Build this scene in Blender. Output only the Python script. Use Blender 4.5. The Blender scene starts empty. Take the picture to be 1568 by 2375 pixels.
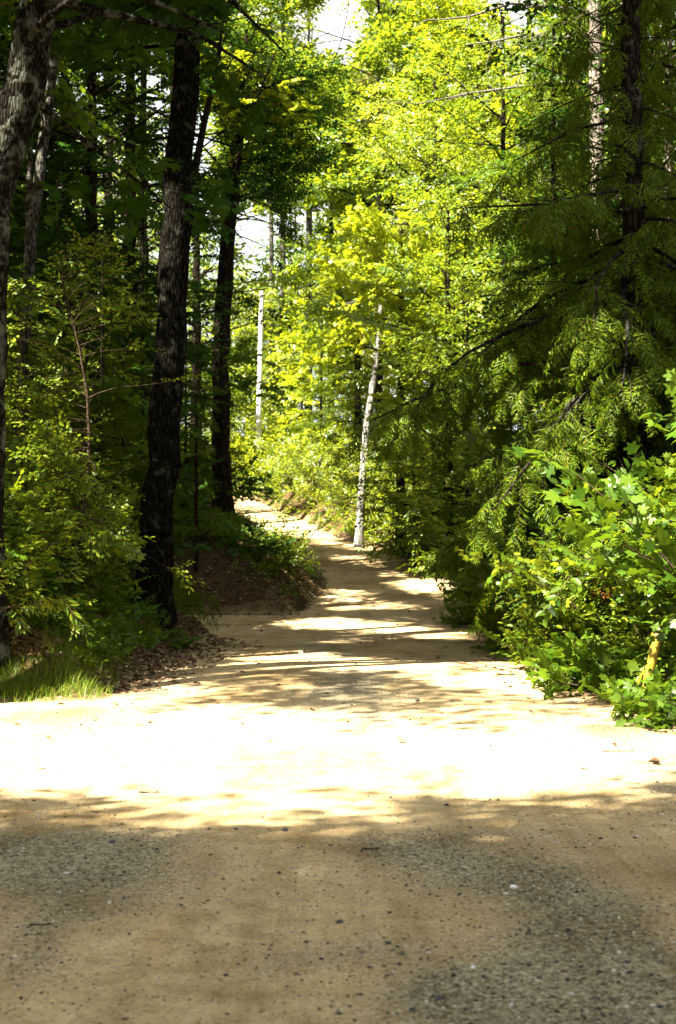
import bpy, math
import numpy as np
from mathutils import Vector

# ------------------------------------------------------------------ camera, sky, sun, exposure
scene = bpy.context.scene
COL = scene.collection
F, UC, VH = 3300.0, 784.0, 1250.0          # focal length, centre column and horizon row of the photograph
CAM_H = 1.6
cam_data = bpy.data.cameras.new('camera')
cam_data.sensor_fit = 'VERTICAL'
cam_data.sensor_height = 36.0
cam_data.lens = 50.0
cam_data.clip_start = 0.1
cam_data.clip_end = 3000.0
cam_data.dof.use_dof = True
cam_data.dof.focus_distance = 14.0
cam_data.dof.aperture_fstop = 3.6
cam = bpy.data.objects.new('camera', cam_data)
COL.objects.link(cam)
cam.location = (0, 0, CAM_H)
cam.rotation_euler = (math.radians(90 + 1.09), 0, 0)
scene.camera = cam

SUN = np.array([-0.50, -0.40, 0.77]); SUN /= np.linalg.norm(SUN)      # towards the sun
world = bpy.data.worlds.new('World')
scene.world = world
world.use_nodes = True
wn, wl = world.node_tree.nodes, world.node_tree.links
sky = wn.new('ShaderNodeTexSky')
sky.sky_type = 'NISHITA'
sky.sun_disc = False
sky.sun_elevation = math.asin(SUN[2])
sky.sun_rotation = math.atan2(SUN[0], SUN[1])
sky.air_density = 1.0
sky.dust_density = 2.5
hs = wn.new('ShaderNodeHueSaturation')
hs.inputs['Saturation'].default_value = 0.30
wl.new(sky.outputs[0], hs.inputs['Color'])
bg = wn['Background']
# thin bright cloud over the blue
wt = wn.new('ShaderNodeTexCoord'); wc = wn.new('ShaderNodeTexNoise'); wr = wn.new('ShaderNodeValToRGB'); wm = wn.new('ShaderNodeMix')
wc.inputs['Scale'].default_value = 3.5; wc.inputs['Detail'].default_value = 6
wr.color_ramp.elements[0].position = 0.36; wr.color_ramp.elements[1].position = 0.56
wm.data_type = 'RGBA'; wm.inputs[7].default_value = (3.75, 3.9, 3.9, 1)
wl.new(wt.outputs['Generated'], wc.inputs['Vector']); wl.new(wc.outputs[0], wr.inputs[0]); wl.new(wr.outputs[0], wm.inputs[0])
wl.new(hs.outputs[0], wm.inputs[6]); wl.new(wm.outputs[2], bg.inputs['Color'])
bg.inputs['Strength'].default_value = 0.05

sun_data = bpy.data.lights.new('sun', 'SUN')
sun_data.energy = 5.0
sun_data.angle = math.radians(0.53)
sun_data.color = (1.0, 0.93, 0.80)
sun = bpy.data.objects.new('sun', sun_data)
COL.objects.link(sun)
sun.rotation_euler = Vector(SUN).to_track_quat('Z', 'Y').to_euler()
sun.location = (-20, -16, 40)

vs = scene.view_settings
vs.view_transform = 'Standard'
vs.look = 'None'
vs.gamma = 1.0
vs.exposure = 3.25
scene.cycles.max_bounces = 4
scene.cycles.diffuse_bounces = 1
scene.cycles.transmission_bounces = 2
scene.cycles.glossy_bounces = 2
scene.cycles.sample_clamp_indirect = 6.0

# ------------------------------------------------------------------ helpers
def X(u, Y): return (u - UC) / F * Y
def Z(v, Y): return CAM_H + (VH - v) / F * Y
def sstep(a, b, x):
    t = np.clip((np.asarray(x, float) - a) / (b - a), 0, 1)
    return t * t * (3 - 2 * t)
def nrm(a):
    return a / np.maximum(np.linalg.norm(a, axis=-1, keepdims=True), 1e-9)
def project(P):
    """photograph columns and rows of world points in front of the camera"""
    Y = np.maximum(P[:, 1], 0.2)
    return UC + P[:, 0] / Y * F, VH - (P[:, 2] - CAM_H) / Y * F
def in_poly(u, v, poly):
    poly = np.asarray(poly, float)
    r = np.zeros(u.shape, bool)
    j = len(poly) - 1
    for i in range(len(poly)):
        xi, yi, xj, yj = *poly[i], *poly[j]
        if yi != yj:
            r ^= ((yi > v) != (yj > v)) & (u < (xj - xi) * (v - yi) / (yj - yi) + xi)
        j = i
    return r

class MB:
    """collects geometry for ONE mesh object"""
    def __init__(self): self.v, self.f, self.n = [], [], 0
    def add(self, V, Fs, mat=0):
        V = np.asarray(V, np.float32).reshape(-1, 3)
        Fs = np.asarray(Fs, np.int64)
        if len(V) == 0 or len(Fs) == 0: return
        self.v.append(V); self.f.append((Fs + self.n, mat)); self.n += len(V)
    def batch(self, tm, pos, fr, scale):
        """copies of template tm at pos, with frame rows (x, y, z) and scale per copy"""
        if len(pos) == 0: return
        V, faces = tm
        scale = np.asarray(scale, float)
        if scale.ndim == 1: scale = np.repeat(scale[:, None], 3, 1)
        W = np.einsum('nti,nij->ntj', V[None] * scale[:, None, :], fr) + pos[:, None]
        n, T = len(pos), len(V)
        self.v.append(W.reshape(-1, 3).astype(np.float32))
        off = (np.arange(n) * T + self.n)[:, None, None]
        for Fs, m in faces:
            self.f.append(((Fs[None] + off).reshape(-1, Fs.shape[1]), m))
        self.n += n * T
    def tube(self, pts, rad, sides=8, mat=0, cap=True, wob=None):
        pts = np.asarray(pts, float); K = len(pts)
        rad = np.broadcast_to(np.asarray(rad, float), (K,))
        t = nrm(np.gradient(pts, axis=0))
        ref = np.array([1.0, 0, 0]) if abs(t[0, 0]) < 0.8 else np.array([0, 1.0, 0])
        a = nrm(ref - t * (t @ ref)[:, None])
        b = np.cross(t, a)
        th = np.arange(sides) / sides * 2 * math.pi
        rr = np.repeat(rad[:, None], sides, 1)
        if wob is not None: rr = rr * wob
        V = pts[:, None] + rr[..., None] * (np.cos(th)[None, :, None] * a[:, None] + np.sin(th)[None, :, None] * b[:, None])
        i = np.arange(K - 1)[:, None] * sides; j = np.arange(sides)[None]; k = (j + 1) % sides
        Q = np.stack([i + j, i + k, i + sides + k, i + sides + j], -1).reshape(-1, 4)
        self.add(V, Q, mat)
        if cap:
            self.add(np.concatenate([V[-1], pts[-1:]]), [[q, (q + 1) % sides, sides] for q in range(sides)], mat)
            self.add(np.concatenate([V[0], pts[:1]]), [[(q + 1) % sides, q, sides] for q in range(sides)], mat)
    def build(self, name, mats, parent=None, origin=None, smooth=False):
        V = np.concatenate(self.v) if self.v else np.zeros((0, 3), np.float32)
        if origin is not None: V = V - np.asarray(origin, np.float32)
        me = bpy.data.meshes.new(name)
        me.vertices.add(len(V)); me.vertices.foreach_set('co', V.astype(np.float32).ravel())
        if self.f:
            loops = np.concatenate([f.ravel() for f, _ in self.f]).astype(np.int32)
            tot = np.concatenate([np.full(len(f), f.shape[1]) for f, _ in self.f]).astype(np.int32)
            start = np.concatenate([[0], np.cumsum(tot)[:-1]]).astype(np.int32)
            mi = np.concatenate([np.full(len(f), m) for f, m in self.f]).astype(np.int32)
            me.loops.add(len(loops)); me.loops.foreach_set('vertex_index', loops)
            me.polygons.add(len(tot)); me.polygons.foreach_set('loop_start', start)
            me.polygons.foreach_set('loop_total', tot)
            me.polygons.foreach_set('material_index', mi)
            if smooth: me.polygons.foreach_set('use_smooth', np.ones(len(tot), bool))
        me.update(calc_edges=True)
        for m in (mats if isinstance(mats, (list, tuple)) else [mats]): me.materials.append(m)
        o = bpy.data.objects.new(name, me)
        COL.objects.link(o)
        if parent is not None: o.parent = parent
        elif origin is not None: o.location = origin
        return o

def tag(o, label=None, cat=None, group=None, kind=None):
    for k, val in (('label', label), ('category', cat), ('group', group), ('kind', kind)):
        if val: o[k] = val
    return o
def thing(name, loc, label, cat, group=None):
    o = bpy.data.objects.new(name, None)
    o.empty_display_size = 0.2
    COL.objects.link(o); o.location = loc
    return tag(o, label, cat, group)
def copy_thing(root, loc, rz=0.0, s=1.0, label=None, group=None):
    r = root.copy(); COL.objects.link(r)
    r.location = loc; r.rotation_euler = (0, 0, rz); r.scale = (s, s, s)
    if label: r['label'] = label
    if group: r['group'] = group
    for ch in list(root.children):
        c = ch.copy(); COL.objects.link(c); c.parent = r
    return r

# ------------------------------------------------------------------ materials
def new_mat(name):
    m = bpy.data.materials.new(name); m.use_nodes = True
    nt = m.node_tree; nt.nodes.clear()
    out = nt.nodes.new('ShaderNodeOutputMaterial')
    return m, nt.nodes, nt.links, out
def N(nodes, t, **kw):
    n = nodes.new(t)
    for k, val in kw.items(): setattr(n, k, val)
    return n
def ramp(nodes, stops):
    r = nodes.new('ShaderNodeValToRGB'); e = r.color_ramp.elements
    while len(e) < len(stops): e.new(0.5)
    for el, (p, c) in zip(e, stops): el.position = p; el.color = (*c, 1)
    return r
def mixc(nodes, links, fac, a, b, blend='MIX'):
    m = nodes.new('ShaderNodeMix'); m.data_type = 'RGBA'; m.blend_type = blend
    for sock, val in ((m.inputs[0], fac), (m.inputs[6], a), (m.inputs[7], b)):
        if hasattr(val, 'default_value') or hasattr(val, 'is_linked'): links.new(val, sock)
        elif isinstance(val, (tuple, list)): sock.default_value = (*val, 1) if len(val) == 3 else val
        else: sock.default_value = val
    return m.outputs[2]
def noise(nodes, links, vec, scale, detail=4, rough=0.6, dist=0.0):
    n = nodes.new('ShaderNodeTexNoise')
    n.inputs['Scale'].default_value = scale; n.inputs['Detail'].default_value = detail
    n.inputs['Roughness'].default_value = rough; n.inputs['Distortion'].default_value = dist
    if vec is not None: links.new(vec, n.inputs['Vector'])
    return n
def maprange(nodes, links, val, a, b, c=0.0, d=1.0):
    m = nodes.new('ShaderNodeMapRange')
    m.inputs[1].default_value = a; m.inputs[2].default_value = b
    m.inputs[3].default_value = c; m.inputs[4].default_value = d
    links.new(val, m.inputs[0]); return m.outputs[0]

def leaf_mat(name, cols, trans=(0.30, 0.36, 0.02), tf=0.42, gloss=0.014):
    m, n, l, out = new_mat(name)
    g = N(n, 'ShaderNodeNewGeometry')
    k = len(cols)
    r = ramp(n, [(i / (k - 1), c) for i, c in enumerate(cols)])
    l.new(g.outputs['Random Per Island'], r.inputs[0])
    d = N(n, 'ShaderNodeBsdfDiffuse'); l.new(r.outputs[0], d.inputs[0])
    t = N(n, 'ShaderNodeBsdfTranslucent')
    l.new(mixc(n, l, 0.45, r.outputs[0], trans), t.inputs[0])
    mx = N(n, 'ShaderNodeMixShader'); mx.inputs[0].default_value = tf
    l.new(d.outputs[0], mx.inputs[1]); l.new(t.outputs[0], mx.inputs[2])
    gl = N(n, 'ShaderNodeBsdfGlossy'); gl.inputs['Roughness'].default_value = 0.42
    gl.inputs[0].default_value = (0.9, 0.95, 0.9, 1)
    mg = N(n, 'ShaderNodeMixShader'); mg.inputs[0].default_value = gloss
    l.new(mx.outputs[0], mg.inputs[1]); l.new(gl.outputs[0], mg.inputs[2])
    l.new(mg.outputs[0], out.inputs[0])
    return m

LEAF = {
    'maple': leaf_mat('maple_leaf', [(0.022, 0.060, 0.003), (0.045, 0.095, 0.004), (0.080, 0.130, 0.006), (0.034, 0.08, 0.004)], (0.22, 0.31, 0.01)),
    'bright': leaf_mat('sun_toned_leaf', [(0.06, 0.12, 0.008), (0.12, 0.19, 0.012), (0.20, 0.24, 0.010), (0.09, 0.17, 0.03), (0.25, 0.26, 0.01)], (0.56, 0.60, 0.012), 0.5, 0.045),  # leaf colour raised so the foliage reads as sunlit
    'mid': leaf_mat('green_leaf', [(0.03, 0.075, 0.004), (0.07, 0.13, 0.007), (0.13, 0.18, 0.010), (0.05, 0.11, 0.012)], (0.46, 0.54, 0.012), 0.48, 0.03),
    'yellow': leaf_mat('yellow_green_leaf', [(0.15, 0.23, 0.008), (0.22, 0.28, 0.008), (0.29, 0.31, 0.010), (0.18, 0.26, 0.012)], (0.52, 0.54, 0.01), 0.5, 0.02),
    'dark': leaf_mat('shade_toned_leaf', [(0.010, 0.036, 0.003), (0.018, 0.052, 0.004), (0.032, 0.072, 0.005)], (0.07, 0.13, 0.004), 0.22, 0.006),  # leaf colour lowered to stand in for deep shade
    'small': leaf_mat('small_leaf', [(0.04, 0.09, 0.005), (0.10, 0.15, 0.007), (0.18, 0.21, 0.012)], (0.30, 0.34, 0.012), 0.36, 0.012),
    'blue': leaf_mat('blue_green_leaf', [(0.03, 0.10, 0.03), (0.07, 0.17, 0.05), (0.10, 0.20, 0.04)], (0.2, 0.36, 0.05), 0.35, 0.025),
    'hemlock': leaf_mat('hemlock_needle', [(0.014, 0.036, 0.0015), (0.036, 0.070, 0.0025), (0.080, 0.120, 0.004), (0.10, 0.10, 0.006)], (0.17, 0.24, 0.005), 0.3, 0.006),
    'pine': leaf_mat('pine_needle', [(0.08, 0.12, 0.02), (0.13, 0.17, 0.025), (0.19, 0.21, 0.04), (0.22, 0.18, 0.05)], (0.36, 0.36, 0.04), 0.35),
    'fern': leaf_mat('fern_leaf', [(0.04, 0.12, 0.01), (0.07, 0.16, 0.012), (0.10, 0.19, 0.015)], (0.25, 0.38, 0.02), 0.4),
    'grass': leaf_mat('grass_blade', [(0.04, 0.10, 0.004), (0.08, 0.15, 0.006), (0.13, 0.17, 0.010), (0.17, 0.16, 0.04)], (0.3, 0.34, 0.03), 0.35),
    'rust': leaf_mat('rusty_leaf', [(0.20, 0.06, 0.01), (0.28, 0.11, 0.02), (0.30, 0.20, 0.03)], (0.4, 0.15, 0.02), 0.35),
    'litter': leaf_mat('dry_leaf', [(0.055, 0.028, 0.012), (0.11, 0.06, 0.028), (0.17, 0.10, 0.05), (0.26, 0.18, 0.10), (0.09, 0.045, 0.02)], (0.15, 0.08, 0.03), 0.12, 0.03),
}

def bark_mat(name, dark, light, patch=None, amount=0.5, vscale=9.0, bump=0.6, band=None):
    m, n, l, out = new_mat(name)
    tc = N(n, 'ShaderNodeTexCoord')
    mp = N(n, 'ShaderNodeMapping'); mp.inputs['Scale'].default_value = (vscale * 2.4, vscale * 2.4, vscale * 0.6)
    l.new(tc.outputs['Object'], mp.inputs[0])
    n1 = noise(n, l, mp.outputs[0], 1.6, 6, 0.65, 0.6)
    vo = N(n, 'ShaderNodeTexVoronoi'); vo.feature = 'DISTANCE_TO_EDGE'; vo.inputs['Scale'].default_value = 1.1
    l.new(mp.outputs[0], vo.inputs['Vector'])
    ridge = maprange(n, l, vo.outputs['Distance'], 0.0, 0.28)
    r = ramp(n, [(0.3, dark), (0.7, light)])
    l.new(n1.outputs[0], r.inputs[0])
    col = mixc(n, l, ridge, tuple(c * 0.35 for c in dark), r.outputs[0])
    if patch:
        n2 = noise(n, l, tc.outputs['Object'], 5.5, 5, 0.7, 0.4)
        col = mixc(n, l, maprange(n, l, n2.outputs[0], 0.62 - 0.25 * amount, 0.72 - 0.2 * amount), col, patch)
    if band:
        mp2 = N(n, 'ShaderNodeMapping'); mp2.inputs['Scale'].default_value = (2.2, 2.2, 10.0)
        l.new(tc.outputs['Object'], mp2.inputs[0])
        n3 = noise(n, l, mp2.outputs[0], 1.0, 4, 0.6)
        col = mixc(n, l, maprange(n, l, n3.outputs[0], 0.57, 0.64), col, band)
    b = N(n, 'ShaderNodeBsdfDiffuse'); b.inputs['Roughness'].default_value = 0.8
    l.new(col, b.inputs[0])
    hgt = N(n, 'ShaderNodeMath', operation='MULTIPLY_ADD'); hgt.inputs[1].default_value = 0.5
    l.new(n1.outputs[0], hgt.inputs[0]); l.new(ridge, hgt.inputs[2])
    bp = N(n, 'ShaderNodeBump'); bp.inputs['Strength'].default_value = bump; bp.inputs['Distance'].default_value = 0.03
    l.new(hgt.outputs[0], bp.inputs['Height']); l.new(bp.outputs[0], b.inputs['Normal'])
    l.new(b.outputs[0], out.inputs[0])
    return m

BARK = {
    'oak': bark_mat('furrowed_bark', (0.006, 0.0055, 0.004), (0.022, 0.020, 0.015), (0.045, 0.048, 0.034), 0.25),
    'lichen': bark_mat('lichen_bark', (0.009, 0.008, 0.006), (0.034, 0.030, 0.022), (0.085, 0.09, 0.068), 0.5, 10.0, 0.9),
    'dark': bark_mat('dark_bark', (0.014, 0.011, 0.008), (0.05, 0.038, 0.028), None, 0, 8.0),
    'grey': bark_mat('grey_bark', (0.04, 0.037, 0.03), (0.13, 0.12, 0.10), (0.16, 0.16, 0.13), 0.5, 6.0, 0.4),
    'hemlock': bark_mat('hemlock_bark', (0.014, 0.011, 0.008), (0.055, 0.044, 0.034), (0.08, 0.075, 0.062), 0.3, 7.0),
    'pale': bark_mat('pale_pine_bark', (0.20, 0.16, 0.12), (0.48, 0.41, 0.33), (0.12, 0.09, 0.07), 0.35, 5.0, 0.5),  # pine bark lightened so the trunk reads as sunlit
    'pine': bark_mat('pine_bark', (0.09, 0.06, 0.04), (0.27, 0.20, 0.15), (0.30, 0.26, 0.22), 0.4, 6.0),
    'birch': bark_mat('white_bark', (0.27, 0.255, 0.225), (0.44, 0.415, 0.37), None, 0, 3.0, 0.2, (0.07, 0.055, 0.045)),
    'dead': bark_mat('dead_wood', (0.20, 0.17, 0.14), (0.38, 0.33, 0.28), None, 0, 12.0, 0.4),
    'twig': bark_mat('twig_bark', (0.05, 0.035, 0.022), (0.12, 0.085, 0.055), None, 0, 20.0, 0.3),
}

# ------------------------------------------------------------------ terrain
ZR_Y = np.array([-400, 20, 24, 28, 33, 36, 40, 44, 49, 53, 58, 61, 66, 75, 100, 160, 420])
ZR_Z = np.array([0, 0, 0.0, .08, .40, .62, .90, 1.22, 1.68, 2.15, 2.83, 3.2, 3.85, 4.8, 6.5, 9, 12])
def zr(y):
    y = np.asarray(y, float)
    return sum(np.interp(y + d, ZR_Y, ZR_Z) for d in (-1.6, -.8, 0, .8, 1.6)) / 5
MAIN = [(-14, 0, 2.7), (4, 0.05, 2.6), (10, 0.05, 2.5), (14, 0, 2.4), (20, 0, 2.35), (23, .3, 2.1), (26, .75, 1.85), (29, .95, 1.75),
        (33, 1.2, 1.65), (36, 1.1, 1.6), (40, .6, 1.55), (44, -.4, 1.5), (49, -1.6, 1.5), (53, -2.6, 1.5), (58, -4.0, 1.5),
        (62, -5.3, 1.5), (66, -7.0, 1.5), (72, -9.8, 1.5), (80, -14.5, 1.5)]
ROADS = [[(x, y, w) for y, x, w in MAIN],
         [(0, 25.4, 2.75), (-4, 25.3, 2.8), (-16, 24.0, 2.8)],
         [(0, 8.4, 5.7), (-4, 8.2, 5.9), (-16, 7.5, 6.0)]]
def road_sd(x, y):
    x = np.asarray(x, float); y = np.asarray(y, float)
    best = np.full(np.broadcast(x, y).shape, 1e9)
    for line in ROADS:
        for (x0, y0, w0), (x1, y1, w1) in zip(line[:-1], line[1:]):
            dx, dy = x1 - x0, y1 - y0
            t = np.clip(((x - x0) * dx + (y - y0) * dy) / (dx * dx + dy * dy), 0, 1)
            d = np.hypot(x - x0 - t * dx, y - y0 - t * dy) - (w0 + t * (w1 - w0))
            best = np.minimum(best, d)
    return best
def wob(x, y, s, seed=0):
    x = np.asarray(x) * s; y = np.asarray(y) * s; r = np.random.default_rng(900 + seed); o = 0
    for k in range(6):
        a, p = r.uniform(0, 6.28, 2); fq = r.uniform(.6, 2.2)
        o = o + np.sin(fq * (x * np.cos(a) + y * np.sin(a)) + p)
    return o / 6
CX_Y = np.array([m[0] for m in MAIN]); CX_X = np.array([m[1] for m in MAIN])
def ground(x, y):
    x = np.asarray(x, float); y = np.asarray(y, float)
    sd = np.maximum(road_sd(x, y), 0)
    side = sstep(-.4, .4, x - np.interp(y, CX_Y, CX_X))           # 1 on the right of the road
    cap_r = .25 + 1.5 * sstep(42, 58, y)
    cap_l = 1.15 * sstep(13.5, 15, y) * (1 - sstep(22.4, 24, y)) + 1.9 * sstep(26, 28, y)
    cap = cap_r * side + cap_l * (1 - side)
    h = cap * (1 - np.exp(-sd / (1.0 + .6 * sstep(24, 28, y)))) + .03 * np.minimum(sd, 60)
    h = h + .05 * wob(x, y, 1.1, 1) * np.minimum(sd, 1)
    crown = .05 * wob(x, y, .35, 2) + .012 * wob(x, y, 1.9, 3) + .008 * wob(x, y, 5.0, 4)
    hump = .10 * np.exp(-((y - 16.5) / 2.2) ** 2) * (1 - sstep(1.0, 3.5, abs(x)))
    return zr(y) + h + crown + hump

def grid_mesh(xs, ys, zf, keep=None):
    gx, gy = np.meshgrid(xs, ys)
    gz = zf(gx, gy)
    V = np.stack([gx, gy, gz], -1).reshape(-1, 3)
    nx, ny = len(xs), len(ys)
    i = np.arange(ny - 1)[:, None] * nx + np.arange(nx - 1)[None]
    Q = np.stack([i, i + 1, i + nx + 1, i + nx], -1).reshape(-1, 4)
    if keep is not None:
        k = keep(gx, gy).reshape(-1)
        Q = Q[k[Q].any(1)]
        used = np.unique(Q); re = np.full(len(V), -1); re[used] = np.arange(len(used))
        V, Q = V[used], re[Q]
    return V, Q
def spread(*segs):
    out = []
    for a, b, st in segs: out.append(np.arange(a, b, st))
    return np.concatenate(out + [[segs[-1][1]]])

# forest floor material
m, n, l, out = new_mat('forest_floor')
g = N(n, 'ShaderNodeNewGeometry')
a1 = noise(n, l, g.outputs['Position'], 0.9, 6, 0.65)
a2 = noise(n, l, g.outputs['Position'], 22, 5, 0.7)
r = ramp(n, [(0.25, (0.018, 0.012, 0.007)), (0.5, (0.06, 0.036, 0.018)), (0.75, (0.13, 0.08, 0.04))]); l.new(a2.outputs[0], r.inputs[0])
c = mixc(n, l, maprange(n, l, a1.outputs[0], .5, .68), r.outputs[0], (0.035, 0.05, 0.012))
b = N(n, 'ShaderNodeBsdfDiffuse'); l.new(c, b.inputs[0])
bp = N(n, 'ShaderNodeBump'); bp.inputs['Strength'].default_value = .8; bp.inputs['Distance'].default_value = .04
l.new(a2.outputs[0], bp.inputs['Height']); l.new(bp.outputs[0], b.inputs['Normal']); l.new(b.outputs[0], out.inputs[0])
FLOOR = m

# road material: sandy dirt with worn gravel
m, n, l, out = new_mat('sandy_dirt')
g = N(n, 'ShaderNodeNewGeometry')
pos = g.outputs['Position']
sx = N(n, 'ShaderNodeSeparateXYZ'); l.new(pos, sx.inputs[0])
big = noise(n, l, pos, 0.55, 5, 0.6, 0.3)
mid = noise(n, l, pos, 5.0, 6, 0.65)
fine = noise(n, l, pos, 42.0, 6, 0.8)
sand = ramp(n, [(0.25, (0.27, 0.195, 0.096)), (0.5, (0.40, 0.30, 0.160)), (0.75, (0.53, 0.42, 0.24))]); l.new(mid.outputs[0], sand.inputs[0])
grit = noise(n, l, pos, 110.0, 4, 0.8)
grav = ramp(n, [(0.36, (0.035, 0.033, 0.024)), (0.46, (0.15, 0.13, 0.085)), (0.58, (0.29, 0.25, 0.165)), (0.68, (0.48, 0.43, 0.32))]); l.new(fine.outputs[0], grav.inputs[0])
ats = N(n, 'ShaderNodeAttribute'); ats.attribute_name = 'stony'
gs2 = N(n, 'ShaderNodeMath', operation='MULTIPLY_ADD'); gs2.inputs[1].default_value = 0.9
l.new(mid.outputs[0], gs2.inputs[0]); l.new(ats.outputs['Fac'], gs2.inputs[2])
gm = N(n, 'ShaderNodeMath', operation='MULTIPLY'); gm.inputs[1].default_value = 0.9
l.new(maprange(n, l, gs2.outputs[0], .62, 1.25), gm.inputs[0])
c = mixc(n, l, gm.outputs[0], sand.outputs[0], grav.outputs[0])
fr = ramp(n, [(0.33, (0.34, 0.31, 0.27)), (0.43, (0.82, 0.79, 0.74)), (0.55, (1, 1, 1)), (0.7, (1.22, 1.2, 1.15))]); l.new(fine.outputs[0], fr.inputs[0])
c = mixc(n, l, 0.9, c, fr.outputs[0], 'MULTIPLY')
gr = ramp(n, [(0.34, (0.4, 0.37, 0.33)), (0.46, (1, 1, 1)), (0.62, (1, 1, 1)), (0.7, (1.35, 1.33, 1.3))]); l.new(grit.outputs[0], gr.inputs[0])
c = mixc(n, l, 0.8, c, gr.outputs[0], 'MULTIPLY')
# packed streaks along the wheel tracks and damp brown patches
mps = N(n, 'ShaderNodeMapping'); mps.inputs['Scale'].default_value = (3.2, .28, 1); l.new(pos, mps.inputs[0])
stk = noise(n, l, mps.outputs[0], 1.0, 5, .65, .5)
sr = ramp(n, [(0.32, (0.72, 0.68, 0.62)), (0.5, (1, 1, 1)), (0.68, (1.16, 1.16, 1.14))]); l.new(stk.outputs[0], sr.inputs[0])
c = mixc(n, l, 0.75, c, sr.outputs[0], 'MULTIPLY')
br = ramp(n, [(0.36, (0.62, 0.55, 0.44)), (0.5, (1, 1, 1)), (0.66, (1.12, 1.12, 1.1))]); l.new(big.outputs[0], br.inputs[0])
c = mixc(n, l, 0.75, c, br.outputs[0], 'MULTIPLY')
vo = N(n, 'ShaderNodeTexVoronoi'); vo.inputs['Scale'].default_value = 46; l.new(pos, vo.inputs['Vector'])
vs2 = N(n, 'ShaderNodeSeparateColor'); l.new(vo.outputs['Color'], vs2.inputs[0])
peb = N(n, 'ShaderNodeMath', operation='MULTIPLY')
l.new(maprange(n, l, vo.outputs['Distance'], .30, .22), peb.inputs[0]); l.new(maprange(n, l, vs2.outputs[0], .72, .76), peb.inputs[1])
pc = ramp(n, [(0, (0.05, 0.05, 0.05)), (0.6, (0.14, 0.12, 0.10)), (1, (0.34, 0.31, 0.27))]); l.new(vs2.outputs[1], pc.inputs[0])
c = mixc(n, l, peb.outputs[0], c, pc.outputs[0])
at = N(n, 'ShaderNodeAttribute'); at.attribute_name = 'edge'
en = N(n, 'ShaderNodeMath', operation='MULTIPLY_ADD'); en.inputs[1].default_value = 0.7
l.new(mid.outputs[0], en.inputs[0]); l.new(at.outputs['Fac'], en.inputs[2])
lit = ramp(n, [(0.3, (0.05, 0.03, 0.016)), (0.6, (0.15, 0.10, 0.055))]); l.new(fine.outputs[0], lit.inputs[0])
c = mixc(n, l, maprange(n, l, en.outputs[0], .18, .46), c, lit.outputs[0])
b = N(n, 'ShaderNodeBsdfDiffuse'); l.new(c, b.inputs[0]); b.inputs['Roughness'].default_value = 0.7
hh = N(n, 'ShaderNodeMath', operation='MULTIPLY_ADD'); hh.inputs[1].default_value = 0.6
l.new(peb.outputs[0], hh.inputs[0]); l.new(fine.outputs[0], hh.inputs[2])
bp = N(n, 'ShaderNodeBump'); bp.inputs['Strength'].default_value = .55; bp.inputs['Distance'].default_value = .012
l.new(hh.outputs[0], bp.inputs['Height']); l.new(bp.outputs[0], b.inputs['Normal']); l.new(b.outputs[0], out.inputs[0])
DIRT = m

BLOBS = [(-1.45, 7.0, .65, .9, .95), (-1.15, 5.6, .30, .7, .6), (.45, 7.4, .55, .5, .8), (.95, 6.5, .40, .6, .8), (1.05, 5.5, .45, .6, .85), (.60, 4.9, .40, .35, .9), (1.1, 4.5, .5, .5, .7), (.1, 5.6, .25, .3, .4), (.15, 15.0, .45, 1.6, .85), (.3, 12.6, .5, 1.0, .5), (-2.2, 13.2, .8, .7, .7), (2.2, 10.5, .4, 2.0, .8),
         (-.15, 19.5, .5, 2.5, .5), (-2.8, 10, .6, 1.5, .5), (-2.0, 16.2, .4, 1.2, .5)]
def stony(x, y):
    """how gravelly the road surface is, 0 to about 1"""
    x0 = np.asarray(x, float); y0 = np.asarray(y, float)
    x = x0 + .30 * wob(x0, y0, 1.9, 31) + .10 * wob(x0, y0, 6, 34); y = y0 + .5 * wob(x0, y0, 1.5, 32) + .2 * wob(x0, y0, 5, 35)
    s = .10 + .30 * wob(x0, y0, 1.1, 33) + .22 * wob(x0, y0, 3.7, 36)
    for bx, by, rx, ry, a in BLOBS: s = s + a * np.exp(-((x - bx) / rx) ** 2 - ((y - by) / ry) ** 2)
    return np.clip(s, 0, 1)
def edge_sd(x, y):
    return road_sd(x, y) + .16 * wob(x, y, 1.6, 5) + .08 * wob(x, y, 5, 6)
mb = MB()
V, Q = grid_mesh(spread((-400, -60, 20), (-60, -18, 2), (-18, 14, .3), (14, 60, 2), (60, 400, 20)),
                 spread((-60, -4, 2), (-4, 70, .3), (70, 130, 1.5), (130, 420, 15)),
                 lambda x, y: ground(x, y) - .10 * (1 - sstep(-.35, .12, edge_sd(x, y))))
mb.add(V, Q)
o = mb.build('ground', FLOOR, smooth=True); tag(o, 'brown leafy forest floor with low banks beside the road', 'ground', kind='structure')
mb = MB()
V, Q = grid_mesh(np.arange(-14, 4.2, .11), np.arange(-4, 76, .13),
                 lambda x, y: ground(x, y) + .006 - .06 * sstep(.10, .40, edge_sd(x, y)), lambda x, y: edge_sd(x, y) < .42)
mb.add(V, Q)
o = mb.build('dirt_road', DIRT, smooth=True); tag(o, 'sandy dirt road bending uphill to the left with a side track', 'road', kind='structure')
att = o.data.attributes.new('stony', 'FLOAT', 'POINT'); att.data.foreach_set('value', stony(V[:, 0], V[:, 1]).astype(np.float32))
att = o.data.attributes.new('edge', 'FLOAT', 'POINT'); att.data.foreach_set('value', edge_sd(V[:, 0], V[:, 1]).astype(np.float32))

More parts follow.
